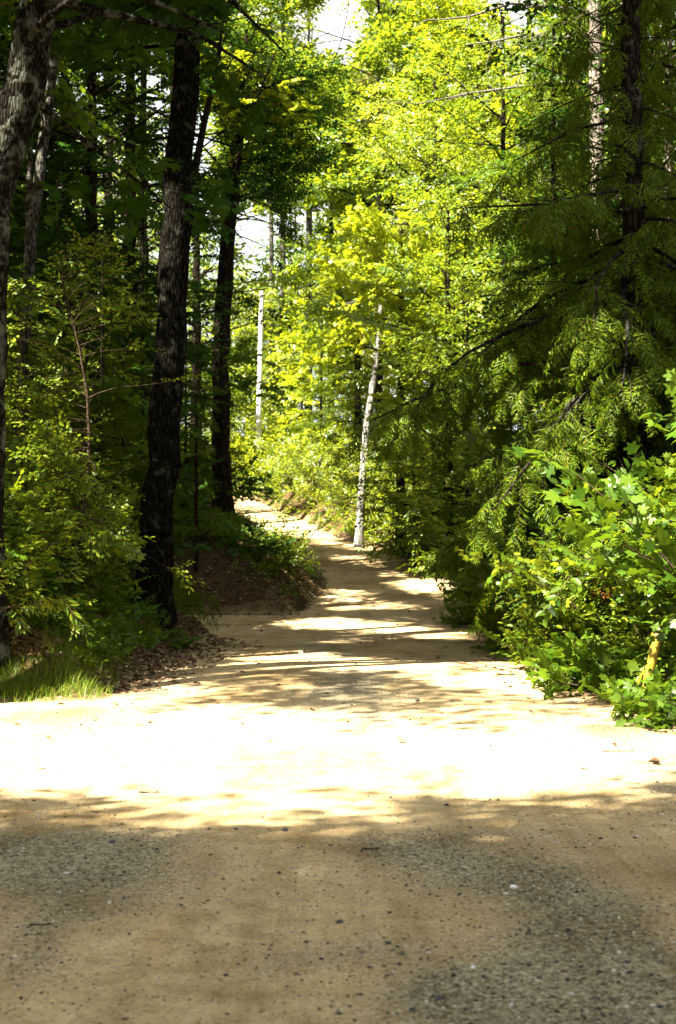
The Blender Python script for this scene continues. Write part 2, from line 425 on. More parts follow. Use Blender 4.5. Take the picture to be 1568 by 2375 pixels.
# ------------------------------------------------------------------ sunlit patches of the road: leaves that would shade them are cut away
LIT = [
    [(-900, 1636), (330, 1640), (700, 1652), (850, 1692), (1050, 1715), (1400, 1712), (1750, 1750), (1750, 1850), (1000, 1872), (850, 1890), (600, 1895), (350, 1880), (0, 1835), (-900, 1800)],
    [(540, 1533), (700, 1524), (900, 1538), (1100, 1558), (1270, 1592), (1240, 1606), (1050, 1592), (900, 1562), (720, 1556), (560, 1560)],
    [(380, 1590), (640, 1578), (660, 1592), (400, 1616)],
    [(640, 1444), (760, 1437), (900, 1447), (1110, 1464), (1110, 1482), (950, 1473), (800, 1463), (650, 1456)],
    [(700, 1480), (830, 1477), (860, 1488), (720, 1493)],
    [(715, 1394), (860, 1390), (1010, 1404), (980, 1413), (800, 1413), (725, 1409)],
    [(870, 1354), (960, 1347), (1050, 1347), (1090, 1370), (1085, 1397), (960, 1376)],
    [(740, 1290), (850, 1290), (910, 1305), (880, 1313), (760, 1303)],
    [(690, 1247), (780, 1247), (795, 1262), (700, 1265)],
    [(530, 1170), (600, 1180), (710, 1190), (700, 1204), (610, 1202), (540, 1192)],
    [(-300, 1470), (150, 1500), (330, 1560), (300, 1640), (-300, 1640)],
]
for _i in (1, 3, 4, 5, 6, 7, 8, 9):                       # leaves are wide: the gap in the canopy is a little wider than its light
    _c = np.mean([p[1] for p in LIT[_i]]); LIT[_i] = [(u, _c + (v - _c) * 1.45) for u, v in LIT[_i]]
LIT += [[(495, 1238), (548, 1238), (552, 1252), (500, 1254)], [(400, 1262), (430, 1258), (446, 1318), (415, 1325)], [(650, 1225), (740, 1222), (750, 1238), (660, 1240)], [(860, 1322), (960, 1326), (950, 1340), (850, 1336)]]
def land(P):
    """where the shadow of each point falls on the ground"""
    t = (P[:, 2] - zr(P[:, 1])) / SUN[2]
    for _ in range(3):
        q = P - t[:, None] * SUN
        t = np.maximum((P[:, 2] - ground(q[:, 0], q[:, 1])) / SUN[2], 0)
    return P - t[:, None] * SUN
# clumps of foliage, tree crowns and banks kept in sunlight by cutting leaves sunward of them: (u, v, Y, radius in m)
GLOW = [(640, 330, 66, 3.4), (770, 300, 66, 3.6), (900, 270, 58, 3.2), (1030, 330, 50, 3.2), (1150, 260, 48, 3), (980, 470, 45, 2.2), (870, 640, 44, 2.4), (1050, 620, 38, 2),
        (630, 170, 36, 1.6), (640, 1050, 64, 5), (760, 1190, 51, 3.0), (680, 1210, 53, 2.6), (730, 1080, 58, 3), (680, 1270, 31.7, 1.2), (900, 1170, 45, 2.4), (700, 900, 68, 4), (605, 830, 62, 3.2), (865, 880, 45, 1.6),
        (1270, 930, 17, 1.1), (1190, 1000, 18, .8), (1190, 1210, 18, 1.3), (1340, 1190, 16, 1.2), (1410, 1320, 15.5, 1.3), (1500, 1240, 15, .9), (1270, 1430, 17, 1.3), (1340, 1500, 15.5, 1.1), (1300, 1080, 17, 1.0), (1450, 1080, 16, .8), (1510, 1530, 13.8, .45), (1130, 740, 30, 1.6), (1200, 700, 20, 1.0), (1400, 850, 17, .7), (1386, 320, 34, 1), (1010, 760, 38, 1.5),
        (250, 1060, 17.5, .9), (130, 960, 17.5, 1.1), (60, 1270, 14.8, .9), (120, 740, 17.5, 1.), (210, 850, 17.5, .9), (90, 1450, 15.5, 1.0), (90, 1580, 14.6, .9), (40, 1100, 17, .7),
        (920, 90, 62, 3.5), (1100, 110, 54, 3), (1250, 180, 52, 3), (1385, 200, 34, 1.2), (700, 1150, 60, 3)]
GC = np.array([[X(u, Y), Y, Z(v, Y)] for u, v, Y, r in GLOW]); GR = np.array([g[3] for g in GLOW])
ROAD_VIEW = [(-200, 1650), (210, 1632), (340, 1580), (410, 1515), (445, 1495), (440, 1440), (640, 1432), (700, 1405), (735, 1370), (735, 1300), (715, 1262), (640, 1226), (560, 1200),
             (548, 1172), (620, 1182), (700, 1212), (785, 1250), (850, 1285), (930, 1312), (1030, 1345), (1070, 1372), (1085, 1430), (1105, 1490), (1190, 1540), (1320, 1622), (1430, 1690), (1600, 1770), (1700, 2500), (-300, 2500)]
# open views: (u0, v0, u1, v1, half width, nothing nearer than this may stand in the way)
OPEN = [(607, 672, 598, 985, 13, 61.5), (880, 760, 850, 1010, 15, 44.5), (553, 300, 515, 1000, 16, 37), (628, 490, 630, 720, 10, 77),
        (722, 480, 718, 690, 11, 79), (1386, -20, 1390, 370, 20, 33), (800, -50, 860, 380, 190, 30), (1470, 640, 1470, 700, 18, 18), (362, 1130, 352, 1480, 44, 20.5), (428, 60, 392, 800, 36, 20.5), (90, 0, 60, 240, 40, 14.5), (5, 260, 5, 1000, 14, 14.5),
        (1522, 1468, 1504, 1575, 21, 13.9), (65, 560, 50, 880, 12, 25), (515, 1020, 520, 1190, 20, 37), (575, 120, 690, 205, 75, 34.5)]
SKYGAP = [(790, 45, 60, 105, .97), (583, 535, 42, 66, .95), (470, 310, 30, 90, .95), (372, 250, 26, 75, .8), (345, 180, 16, 30, .7), (760, 490, 34, 22, .8), (925, 500, 22, 30, .75), (715, 60, 30, 30, .6), (225, 70, 22, 40, .5), (270, 180, 26, 30, .5), (650, 40, 60, 50, .7), (715, 95, 36, 30, .6), (585, 20, 25, 30, .6)]

def cull(P, rng, own=None, light=True, view=True):
    keep = np.ones(len(P), bool)
    if light:
        q = land(P)
        u, v = project(q)
        ju, jv = rng.normal(0, 8, len(P)), rng.normal(0, 1, len(P)) * np.interp(q[:, 1], [7, 9.3, 10.6, 20], [52, 40, 3, 2])
        for poly in LIT:
            hit = in_poly(u + ju, v + jv, poly) & (q[:, 1] > 1) & (P[:, 2] - q[:, 2] > 1.6)
            keep &= ~(hit & (rng.random(len(P)) > np.interp(u, [700, 1100, 1500], [.0, .03, .07]) * (q[:, 1] < 13)))
        for c, r in zip(GC, GR):
            d = P - c
            t = d @ SUN
            near = np.linalg.norm(d - t[:, None] * SUN, axis=1)
            keep &= ~((t > max(r, 2.6)) & (near < r * rng.uniform(.75, 1.1, len(P))))
    if view:
        u, v = project(P)
        front = P[:, 1] > .5
        keep &= ~(front & in_poly(u, v, ROAD_VIEW))
        for u0, v0, u1, v1, w, Yl in OPEN:
            du, dv = u1 - u0, v1 - v0
            t = np.clip(((u - u0) * du + (v - v0) * dv) / (du * du + dv * dv), 0, 1)
            d = np.hypot(u - u0 - t * du, v - v0 - t * dv)
            keep &= ~(front & (P[:, 1] < Yl) & (d < w))
        for cu, cv, ru, rv, pr in SKYGAP:
            pad = .16 * F / np.maximum(P[:, 1], 5)
            e = ((u - cu) / (ru + pad)) ** 2 + ((v - cv) / (rv + pad)) ** 2
            keep &= ~(front & (e < rng.uniform(.7, 1.15, len(P))) & (rng.random(len(P)) < pr))
    return keep

def shades_lit(P):
    q = land(P); u, v = project(q)
    return any((in_poly(u, v, poly) & (q[:, 1] > 1)).any() for poly in LIT[:4])

# ------------------------------------------------------------------ foliage templates
def frames(d, up):
    d = nrm(d); x = nrm(np.cross(d, up)); z = np.cross(x, d)
    return np.stack([x, d, z], 1)
OVAL = (np.array([[0, 0, 0], [-.25, .33, .06], [-.2, .7, .05], [0, 1, -.07], [.2, .7, .05], [.25, .33, .06]], float), [(np.array([[0, 3, 2, 1], [0, 5, 4, 3]]), 0)])
LONG = (np.array([[0, 0, 0], [-.15, .4, .05], [-.15, .72, .03], [0, 1, -.12], [.15, .72, .03], [.15, .4, .05]], float), [(np.array([[0, 3, 2, 1], [0, 5, 4, 3]]), 0)])
_h = [(.10, .80), (.20, .64), (.40, .74), (.56, .66), (.46, .50), (.36, .40), (.50, .30), (.46, .16), (.26, .12), (.10, .02)]
_o = np.array([(0, 1.0)] + _h + [(0, 0)] + [(-a, b) for a, b in _h[::-1]])
_mv = np.concatenate([np.c_[_o, .10 * abs(_o[:, 0]) - .30 * ((_o[:, 0]) ** 2 + (_o[:, 1] - .35) ** 2)], [[0, .35, 0]]])
MAPLE = (_mv, [(np.array([[i, 22, (i + 1) % 22] for i in range(22)]), 0)])

def join(parts):
    V, Fs, k = [], {}, 0
    for v, faces in parts:
        V.append(v)
        for f, mt in faces: Fs.setdefault((f.shape[1], mt), []).append(f + k)
        k += len(v)
    return np.concatenate(V), [(np.concatenate(fs), mt) for (w, mt), fs in Fs.items()]
def put(tm, p, d, up, s):
    fr = frames(np.array([d], float), np.array([up], float))[0]
    return tm[0] * s @ fr + np.asarray(p), tm[1]
def twig(p0, p1, w):
    p0, p1 = np.asarray(p0, float), np.asarray(p1, float)
    s = nrm(np.cross(p1 - p0, [0, 0, 1.0])) * w
    return np.array([p0 - s, p0 + s, p1 + s * .4, p1 - s * .4]), [(np.array([[0, 1, 2, 3]]), 1)]
def leafy_spray(leaf, L, nl, size, rng, spread_a=58, tilt=.45, droop=.25):
    parts = [twig((0, 0, 0), (0, L, -.06 * L), .004)]
    for i in range(nl):
        t = (i + .6) / nl
        sd = 1 if i % 2 else -1
        a = math.radians(rng.normal(spread_a, 14)) * (1 - .75 * t ** 4)
        d = (sd * math.sin(a), math.cos(a), -droop + rng.normal(0, .22))
        up = (rng.normal(0, tilt), rng.normal(0, tilt), 1)
        parts.append(put(leaf, (sd * .012 + rng.normal(0, .01), t * L, -.06 * L * t + rng.normal(0, .012)), d, up, size * rng.uniform(.7, 1.2)))
    return join(parts)
def hemlock_spray(rng, L=.34):
    parts = [twig((0, 0, 0), (0, L, -.1), .0035)]
    ns = 8
    for i in range(ns):
        t = (i + .5) / ns
        for sd in (-1, 1):
            ln = L * (.40 * (1 - t) + .09) * rng.uniform(.6, 1.25)
            a = math.radians(rng.normal(50, 12))
            p = np.array([0, t * L, -.1 * t * t]); d = nrm(np.array([sd * math.sin(a), math.cos(a), -.3 + rng.normal(0, .25)]))
            for q in range(3):
                f0, f1 = q / 3, (q + 1) / 3
                w = nrm(np.cross(d, [0, 0, 1.0]) + rng.normal(0, .3, 3)) * .0085 * rng.uniform(.7, 1.2)
                A, B = p + d * ln * f0, p + d * ln * f1 - np.array([0, 0, .012 * q])
                parts.append((np.array([A - w * .6, A + w * .6, B + w, B - w]), [(np.array([[0, 1, 2, 3]]), 0)]))
                for s2 in (-1, 1):
                    d2 = nrm(d * .7 + s2 * np.cross(d, [0, 0, 1.0]) + np.array([0, 0, rng.normal(-.15, .2)])); w2 = nrm(np.cross(d2, [0, 0, 1.0])) * .006
                    e = B + d2 * rng.uniform(.018, .045)
                    parts.append((np.array([B - w2, B + w2, e]), [(np.array([[0, 1, 2]]), 0)]))
    return join(parts)
def pine_spray(rng, L=.35, nn=30, nl=.15, w=.007):
    parts = [twig((0, 0, 0), (0, L, .03), .008)]
    for i in range(nn):
        t = rng.uniform(.3, 1)
        d = nrm(np.array([rng.normal(0, .6), 1.0, rng.normal(.1, .6)])); p = np.array([0, t * L, 0])
        s = nrm(np.cross(d, rng.normal(size=3))) * w; e = p + d * nl * rng.uniform(.7, 1.2)
        parts.append((np.array([p - s, p + s, e]), [(np.array([[0, 1, 2]]), 0)]))
    return join(parts)
_r = np.random.default_rng(11)
SPRAY = {
    'maple': [leafy_spray(MAPLE, .36, 8, .112, _r, tilt=.6) for _ in range(5)],
    'bigmaple': [leafy_spray(MAPLE, .40, 6, .15, _r, droop=.4) for _ in range(5)],
    'oval': [leafy_spray(OVAL, .42, 11, .10, _r, tilt=.6) for _ in range(5)],
    'far': [leafy_spray(OVAL, .55, 9, .15, _r, tilt=.6) for _ in range(5)],
    'small': [leafy_spray(OVAL, .34, 13, .070, _r, tilt=.6) for _ in range(5)],
    'long': [leafy_spray(LONG, .30, 14, .085, _r, 50, .5, .3) for _ in range(5)],
    'hemlock': [hemlock_spray(_r) for _ in range(4)],
    'pine': [pine_spray(_r) for _ in range(4)],
}

# ------------------------------------------------------------------ trees
def limb_path(rng, p0, d0, L, droop, nseg=6, wig=.1):
    pts = [np.asarray(p0, float)]; d = np.asarray(d0, float)
    for i in range(nseg):
        d = nrm(d + np.array([0, 0, -droop / nseg]) + rng.normal(0, wig, 3))
        pts.append(pts[-1] + d * L / nseg)
    return np.array(pts)
CONE3 = (np.array([[math.cos(a), 0, math.sin(a)] for a in (0, 2.1, 4.2)] + [[.3 * math.cos(a), 1, .3 * math.sin(a)] for a in (0, 2.1, 4.2)], float),
         [(np.array([[0, 1, 4, 3], [1, 2, 5, 4], [2, 0, 3, 5]]), 0)])

def foliate(rng, wood, leaves, limbs, style, sec_every=.34, sec_len=.5, sec_min=.25, spr_every=.2, size=1.0, flat=.35, own=None, light=True, view=True, start=.22, hang=0.0, draw=0):
    """secondary branches and leaf sprays along limbs (a list of (points, radius))"""
    SP, SD, SL, SR, SI, SS = [], [], [], [], [], []
    for li, (pts, r0) in enumerate(limbs):
        seg = np.linalg.norm(np.diff(pts, axis=0), axis=1); cum = np.r_[0, np.cumsum(seg)]; L = cum[-1]
        ns = max(3, int(L * (1 - start) / sec_every))
        s = start + (1 - start) * (np.arange(ns) + rng.uniform(.2, .9, ns)) / ns
        s = np.minimum(s, 1)
        p = np.stack([np.interp(s * L, cum, pts[:, k]) for k in range(3)], 1)
        ld = nrm(np.stack([np.interp(np.minimum(s * L + .05, L), cum, pts[:, k]) - np.interp(s * L - .1, cum, pts[:, k]) for k in range(3)], 1))
        side = np.where(np.arange(ns) % 2, 1, -1) * 1.0
        perp = nrm(np.cross(ld, [0, 0, 1.0]) + rng.normal(0, .08, (ns, 3)))
        a = rng.uniform(.6, 1.15, ns) * (1 - .55 * s ** 3)
        d = nrm(ld * np.cos(a)[:, None] + perp * (side * np.sin(a))[:, None] + np.array([0, 0, 1.0]) * rng.normal(.08 - hang, flat * .6, ns)[:, None])
        ln = np.maximum(sec_len * L * (1 - .62 * s) * rng.uniform(.6, 1.2, ns), sec_min)
        SP.append(p); SD.append(d); SL.append(ln); SR.append(np.maximum(r0 * .28 * (1 - .7 * s), .004)); SI.append(np.full(ns, li)); SS.append(s)
    SP, SD, SL, SR, SI, SS = map(np.concatenate, (SP, SD, SL, SR, SI, SS))
    k = np.maximum(2, np.round(SL / spr_every)).astype(int)
    idx = np.repeat(np.arange(len(SP)), k)
    t = (np.concatenate([np.arange(i) for i in k]) + rng.uniform(.3, 1.0, len(idx))) / k[idx]
    P = SP[idx] + SD[idx] * (SL[idx] * t)[:, None] + np.array([0, 0, -1.0]) * (hang * .35 * SL[idx] * t ** 2)[:, None]
    sgn = rng.choice([-1, 1], len(idx)); a = rng.uniform(.15, .95, len(idx)) * (1 - .8 * (t > .93))
    perp = nrm(np.cross(SD[idx], [0, 0, 1.0]))
    D = nrm(SD[idx] * np.cos(a)[:, None] + perp * (sgn * np.sin(a))[:, None] + np.array([0, 0, 1.0]) * rng.normal(-.08 - hang * .9, flat, len(idx))[:, None])
    U = nrm(np.array([0, 0, 1.0]) + rng.normal(0, flat, (len(idx), 3)))
    S = size * rng.uniform(.75, 1.2, len(idx))
    kp = cull(P + D * .18 * size, rng, own, light, view)
    # drop bare secondaries
    alive = np.bincount(idx[kp], minlength=len(SP)) > 0
    for li, (pts, r0) in enumerate(limbs):
        if not draw or li >= draw: break
        al = alive & (SI == li)
        if al.sum() < max(2, .22 * (SI == li).sum()):          # a limb with hardly a leaf left is not there
            alive &= ~al; continue
        end = max(SS[al].max(), .15); K = len(pts); f = np.linspace(0, end, K) * (K - 1)
        lp = np.stack([np.interp(f, np.arange(K), pts[:, k]) for k in range(3)], 1)
        wood.tube(lp, np.linspace(r0, r0 * .2, K), 6, 0, False)
    kp &= alive[idx]
    if alive.any():
        wood.batch(CONE3, SP[alive], frames(SD[alive], np.repeat([[0, 0, 1.0]], alive.sum(), 0)), np.c_[SR[alive], SL[alive], SR[alive]])
    P, D, U, S = P[kp], D[kp], U[kp], S[kp]
    tms = SPRAY[style]; w = rng.integers(0, len(tms), len(P)); fr = frames(D, U) if len(P) else np.zeros((0, 3, 3))
    for i, tm in enumerate(tms):
        leaves.batch(tm, P[w == i], fr[w == i], S[w == i])
    return len(P)

def trunk_mesh(mb, pts, rad, rng, sides=14, flare=.35):
    pts = np.asarray(pts, float); rad = np.asarray(rad, float)
    seg = np.r_[0, np.cumsum(np.linalg.norm(np.diff(pts, axis=0), axis=1))]
    K = max(8, int(seg[-1] / .45))
    s = np.linspace(0, seg[-1], K)
    s[:5] = np.linspace(0, s[4], 5)
    P = np.stack([np.interp(s, seg, pts[:, k]) for k in range(3)], 1)
    for _ in range(2): P[1:-1] = (P[:-2] + 2 * P[1:-1] + P[2:]) / 4
    P[2:-1] += rng.normal(0, rad[0] * .07, (K - 3, 3)) * [1, 1, 0]
    Rr = np.interp(s, seg, rad) * (1 + flare * np.exp(-s / .35))
    th = np.arange(sides) / sides * 6.283
    w = 1 + .05 * np.sin(3 * th + rng.uniform(0, 6))[None] * np.exp(-s / .8)[:, None] * 4 * flare + rng.normal(0, .035, (K, sides))
    mb.tube(P, Rr, sides, 0, True, w)
    return P, Rr, s

def make_tree(name, label, cat, pts, rad, style, leaf, bark, seed, limbs=26, crown=(.35, 1.0), reach=3.0, elev=(.15, .9), droop=.3, group=None, profile='round',
              size=1.0, sec_every=.34, spr_every=.2, flat=.35, hang=0.0, az=None, light=True, view=True, sec_len=.5, extra=None, wood_only=None, flare=.35, dead=None):
    """one tree: Empty > trunk (with its limbs), crown"""
    rng = np.random.default_rng(seed)
    base = np.array([pts[0][0], pts[0][1], float(ground(pts[0][0], pts[0][1]))])
    pts = np.array(pts, float); pts[0, 2] = base[2] - .12
    wood, leaves = MB(), MB()
    P, Rr, s = trunk_mesh(wood, pts, rad, rng, flare=flare)
    H = s[-1]
    L = []
    for i in range(limbs):
        f = (i + rng.uniform(0, 1)) / limbs
        t = crown[0] + (crown[1] - crown[0]) * f
        p0 = np.array([np.interp(t * H, s, P[:, k]) for k in range(3)])
        A = i * 2.4 + rng.normal(0, .35)
        if az is not None: A = az[0] + rng.uniform(-az[1], az[1])
        if profile == 'round': pr = .45 + .55 * math.sin(math.pi * min(1, f * .85 + .12))
        elif profile == 'cone': pr = 1.0 - .88 * f
        elif profile == 'skirt': pr = (1.0 - .75 * sstep(.17, .30, f)) * (1 - .4 * f)
        else: pr = 1.0 - .35 * f
        Ln = reach * pr * rng.uniform(.72, 1.12)
        e = elev[0] + (elev[1] - elev[0]) * f + rng.normal(0, .1)
        d = np.array([math.cos(A) * math.cos(e), math.sin(A) * math.cos(e), math.sin(e)])
        lp = limb_path(rng, p0, d, Ln, droop)
        r0 = min(np.interp(t * H, s, Rr) * .5, .008 + .010 * Ln)
        if light or view:
            # a limb that would cross an open view is left off
            u, v = project(lp[2:]); bad = in_poly(u, v, ROAD_VIEW).any() and view
            if bad: continue
        if light and reach > 2 and shades_lit(lp[1:]): continue
        if not style: wood.tube(lp, np.linspace(r0, r0 * .2, len(lp)), 6, 0, False)
        L.append((lp, r0))
    nl = len(L)
    for lp, r0 in (extra or []):
        lp = np.array(lp, float)
        wood.tube(lp, np.linspace(r0, r0 * .25, len(lp)), 7, 0, False); L.append((lp, r0))
    root = thing(name, base, label, cat, group)
    cnt = 0
    if style and L:
        cnt = foliate(rng, wood, leaves, L, style, size=size, sec_every=sec_every, spr_every=spr_every, flat=flat, hang=hang, light=light, view=view, sec_len=sec_len, draw=nl, start=.05 if style == 'hemlock' else .2)
    wood.build('trunk', BARK[bark], root, base, True)
    if leaves.n: leaves.build('crown', [LEAF[leaf], BARK['twig']], root, base)
    if dead:
        for lp, r0 in dead:
            mbd = MB(); lp = np.array(lp, float)
            mbd.tube(lp, np.linspace(r0, r0 * .25, len(lp)), 6, 0, False)
            LL = [(lp, r0)]
            for q in range(5):
                k = rng.integers(1, len(lp)); d = nrm(lp[k] - lp[k - 1]); sd = nrm(d + rng.normal(0, .5, 3))
                mbd.tube(limb_path(rng, lp[k], sd, rng.uniform(.4, 1.1), .2, 4, .2), np.linspace(r0 * .4, .004, 5), 5, 0, False)
            mbd.build('dead_limb', BARK['dead'], root, base, True)
    return root

def straight(u0, v_unused, Y, h, u1=None, lean_y=0.0, n=4):
    """trunk points from ground at column u0 rising h metres to column u1"""
    x0 = X(u0, Y); x1 = x0 if u1 is None else X(u1, Y)
    g0 = float(ground(x0, Y))
    return [(x0 + (x1 - x0) * t, Y + lean_y * t, g0 + h * t) for t in np.linspace(0, 1, n)]
def tree(name, label, cat, u, Y, h, r, style, leaf, bark, seed, u1=None, **kw):
    p = straight(u, 0, Y, h, u1)
    return make_tree(name, label, cat, p, np.linspace(r, r * .25, len(p)), style, leaf, bark, seed, **kw)

# shrubs: stems fanning from the ground
def make_shrub(name, label, cat, x, y, h, spread_r, style, leaf, seed, stems=9, group=None, size=1.0, light=True, view=True, sec_every=.2, spr_every=.15, droop=.7, flat=.4, tilt=None):
    rng = np.random.default_rng(seed)
    base = np.array([x, y, float(ground(x, y))])
    wood, leaves, L = MB(), MB(), []
    for i in range(stems):
        A = i * 2.4 + rng.normal(0, .4); e = rng.uniform(.75, 1.45)
        ln = h * rng.uniform(.7, 1.1)
        d = np.array([math.cos(A) * math.cos(e) * spread_r / h * 1.6, math.sin(A) * math.cos(e) * spread_r / h * 1.6, math.sin(e)])
        if tilt is not None: d = d + np.array(tilt)
        p0 = base + np.array([rng.normal(0, .07), rng.normal(0, .07), -.05])
        lp = limb_path(rng, p0, nrm(d), ln, droop, 6, .08)
        lp[:, 2] = np.maximum(lp[:, 2], base[2] - .05 + .02 * np.arange(7))
        wood.tube(lp, np.linspace(.008 + .004 * h, .004, 7), 5, 0, False); L.append((lp, .012))
    root = thing(name, base, label, cat, group)
    foliate(rng, wood, leaves, L, style, sec_every=sec_every, spr_every=spr_every, sec_len=.4, sec_min=.15, size=size, flat=flat, light=light, view=view, start=.12)
    wood.build('stems', BARK['twig'], root, base, True)
    if leaves.n: leaves.build('foliage', [LEAF[leaf], BARK['twig']], root, base)
    return root
#TREES
# ------------------------------------------------------------------ left side of the road
def P3(u, v, Y): return (X(u, Y), Y, Z(v, Y))
# near leaning trunk at the left edge
Y0 = 14.6
make_tree('leaning_tree', 'broad leaning trunk with lichen-flecked bark curving in at the left edge', 'tree',
          [P3(-48, 1450, Y0), P3(-40, 1000, Y0), P3(-34, 650, Y0), P3(-22, 420, Y0), P3(28, 250, Y0), P3(62, 120, Y0), P3(100, -40, Y0 - .1), P3(150, -400, Y0 - .5), P3(200, -900, Y0 - 1.2)],
          [.25, .225, .215, .215, .215, .20, .195, .16, .08], 'maple', 'dark', 'lichen', 1, limbs=60, crown=(.55, 1), reach=4.6, elev=(-.05, .6), size=1.2, sec_every=.3, spr_every=.2)
# forked grey trunk behind it
Y0 = 25.5
make_tree('forked_tree', 'slim grey forked trunk standing just behind the leaning lichen-flecked tree', 'tree',
          [P3(40, 1250, Y0), P3(52, 880, Y0), P3(66, 560, Y0), P3(84, 430, Y0), P3(108, 260, Y0), P3(126, 60, Y0), P3(150, -300, Y0)],
          [.14, .115, .105, .10, .09, .08, .03], 'maple', 'maple', 'grey', 2, limbs=12, crown=(.55, 1), reach=2.6,
          extra=[([P3(66, 540, Y0), P3(64, 440, Y0), P3(66, 330, Y0), P3(70, 180, Y0), P3(58, 0, Y0)], .075)])
# the big trunk by the side track
Y0 = 21.0
make_tree('big_roadside_tree', 'large dark straight trunk at the corner of the road and the side track', 'tree',
          [P3(352, 1500, Y0), P3(366, 1200, Y0), P3(385, 900, Y0), P3(404, 620, Y0), P3(420, 330, Y0), P3(434, 60, Y0), P3(446, -250, Y0), P3(455, -900, Y0)],
          [.265, .24, .235, .225, .205, .18, .15, .05], 'bigmaple', 'dark', 'oak', 3, flare=.7, limbs=24, crown=(.56, 1), reach=3.8, elev=(-.1, .7), size=1.0)
# dark trunk on the mound
Y0 = 38.0
make_tree('dark_mound_tree', 'black slender trunk on the leafy mound with a spreading dark crown', 'tree',
          [P3(517, 1200, Y0), P3(512, 1050, Y0), P3(510, 850, Y0), P3(520, 640, Y0), P3(536, 460, Y0), P3(550, 300, Y0), P3(562, 200, Y0), P3(570, 60, Y0)],
          [.27, .25, .235, .21, .18, .15, .10, .03], 'oval', 'dark', 'dark', 4, limbs=80, crown=(.58, 1), reach=2.7, elev=(-.1, .6), size=1.2, droop=.2, sec_every=.2, spr_every=.15,
          extra=[([P3(552, 320, Y0), P3(580, 295, Y0), P3(606, 270, Y0), P3(650, 215, Y0)], .07), ([P3(540, 420, Y0), P3(500, 370, Y0), P3(465, 330, Y0)], .06)])
make_tree('lit_crown_sapling', 'added tree whose yellow-green top stands for the sunlit part of the mound crown', 'tree',  # separate yellow-leaved tree drawn as the sunlit part of the dark crown
          [P3(519, 1180, 37.2), P3(511, 850, 37.2), P3(526, 600, 37.2), P3(552, 330, 36.8), P3(600, 210, 36.2), P3(640, 110, 35.8)], [.05, .05, .05, .045, .035, .015], 'maple', 'yellow', 'dark', 44,
          limbs=34, crown=(.85, 1), reach=1.9, elev=(-.1, .5), droop=.5, size=1.3, flat=.25, sec_every=.22, spr_every=.16)
make_tree('slanting_tree', 'thin dark slanting trunk seen against the sky beyond the big trunk', 'tree',
          [P3(380, 1150, 33), P3(405, 800, 33), P3(432, 480, 33), P3(470, 290, 33), P3(505, 130, 33), P3(520, 0, 33)], [.12, .11, .10, .08, .05, .02], 'oval', 'dark', 'dark', 5,
          limbs=16, crown=(.55, 1), reach=2.4, size=1.1)
# sapling in dappled light at the left
make_tree('small_leaved_sapling', 'yellow-green small-leaved sapling with thin dark stem left of the big trunk', 'sapling',
          [P3(150, 1400, 17.5), P3(205, 1150, 17.5), P3(212, 900, 17.5), P3(170, 750, 17.5), P3(130, 610, 17.5)], [.022, .02, .017, .012, .006], 'small', 'small', 'twig', 6,
          limbs=110, crown=(.22, 1), reach=1.2, elev=(.0, .7), size=1.0, sec_every=.16, spr_every=.13, flare=.1, profile='flat')
make_tree('small_leaved_sapling', 'second smaller small-leaved sapling at the left edge behind the leaning trunk', 'sapling',
          [P3(30, 1400, 18.3), P3(45, 1150, 18.3), P3(60, 900, 18.3), P3(40, 700, 18.3)], [.03, .025, .018, .008], 'small', 'small', 'twig', 66, limbs=46, crown=(.12, 1), reach=1.2, elev=(.0, .7), sec_every=.16, spr_every=.13, flare=.1, profile='flat')
make_shrub('small_leaved_bush', 'low small-leaved bush filling in under the yellow-green sapling', 'bush', X(60, 17), 19.2, 1.7, .8, 'small', 'small', 7, stems=20)
make_shrub('long_leaved_shrub', 'pale lit shrub with long narrow leaves leaning in at the left edge', 'shrub', X(-80, 14.9), 14.9, 1.35, .8, 'long', 'small', 8, stems=13, tilt=(.35, -.05, 0))
for k, (x, y, h, st, lf, lb) in enumerate([(-4.15, 17.2, 1.5, 'maple', 'mid', 'maple-leaved shrub on the left bank behind the long-leaved shrub'), (-3.75, 18.6, 1.2, 'oval', 'small', 'rounded leafy shrub on the crest of the left bank'),
                                                (-4.3, 15.8, 1.1, 'maple', 'maple', 'dark maple-leaved shrub at the foot of the leaning lichen-flecked tree'), (-3.5, 20.0, .9, 'oval', 'maple', 'low dark shrub in the shade just left of the big trunk')]):
    make_shrub('bank_shrub', lb, 'shrub', x, y, h, .8, st, lf, 71 + k, stems=14, size=.8)
# shade saplings behind and beside the big trunk
SAP = [('shade_sapling', 'thin maple sapling with deep green layered leaves left of the big trunk', 235, 23.5, 6.4, 'maple', 'maple', 21, 1.8, (.45, 1)),
       ('shade_sapling', 'maple sapling holding dark flat leaf layers in front of the mound trunk', 455, 29.0, 5.0, 'maple', 'maple', 22, 2.0, (.60, 1)),
       ('shade_sapling', 'broad-leaved young maple in deep shade close behind the forked grey trunk', 130, 27.5, 8.5, 'bigmaple', 'dark', 23, 2.6, (.3, 1)),
       ('shade_sapling', 'young maple with dark foliage filling the gap right behind the big trunk', 330, 27, 9.0, 'maple', 'dark', 24, 2.4, (.15, 1))]
for nm, lb, u, Y, h, st, lf, sd, rc, cr in SAP:
    tree(nm, lb, 'sapling', u, Y, h, .045, st, lf, 'dark', sd, limbs=40, crown=cr, reach=rc, elev=(-.1, .6), flat=.25, sec_every=.26, spr_every=.18, group='maple saplings in the shade on the left')
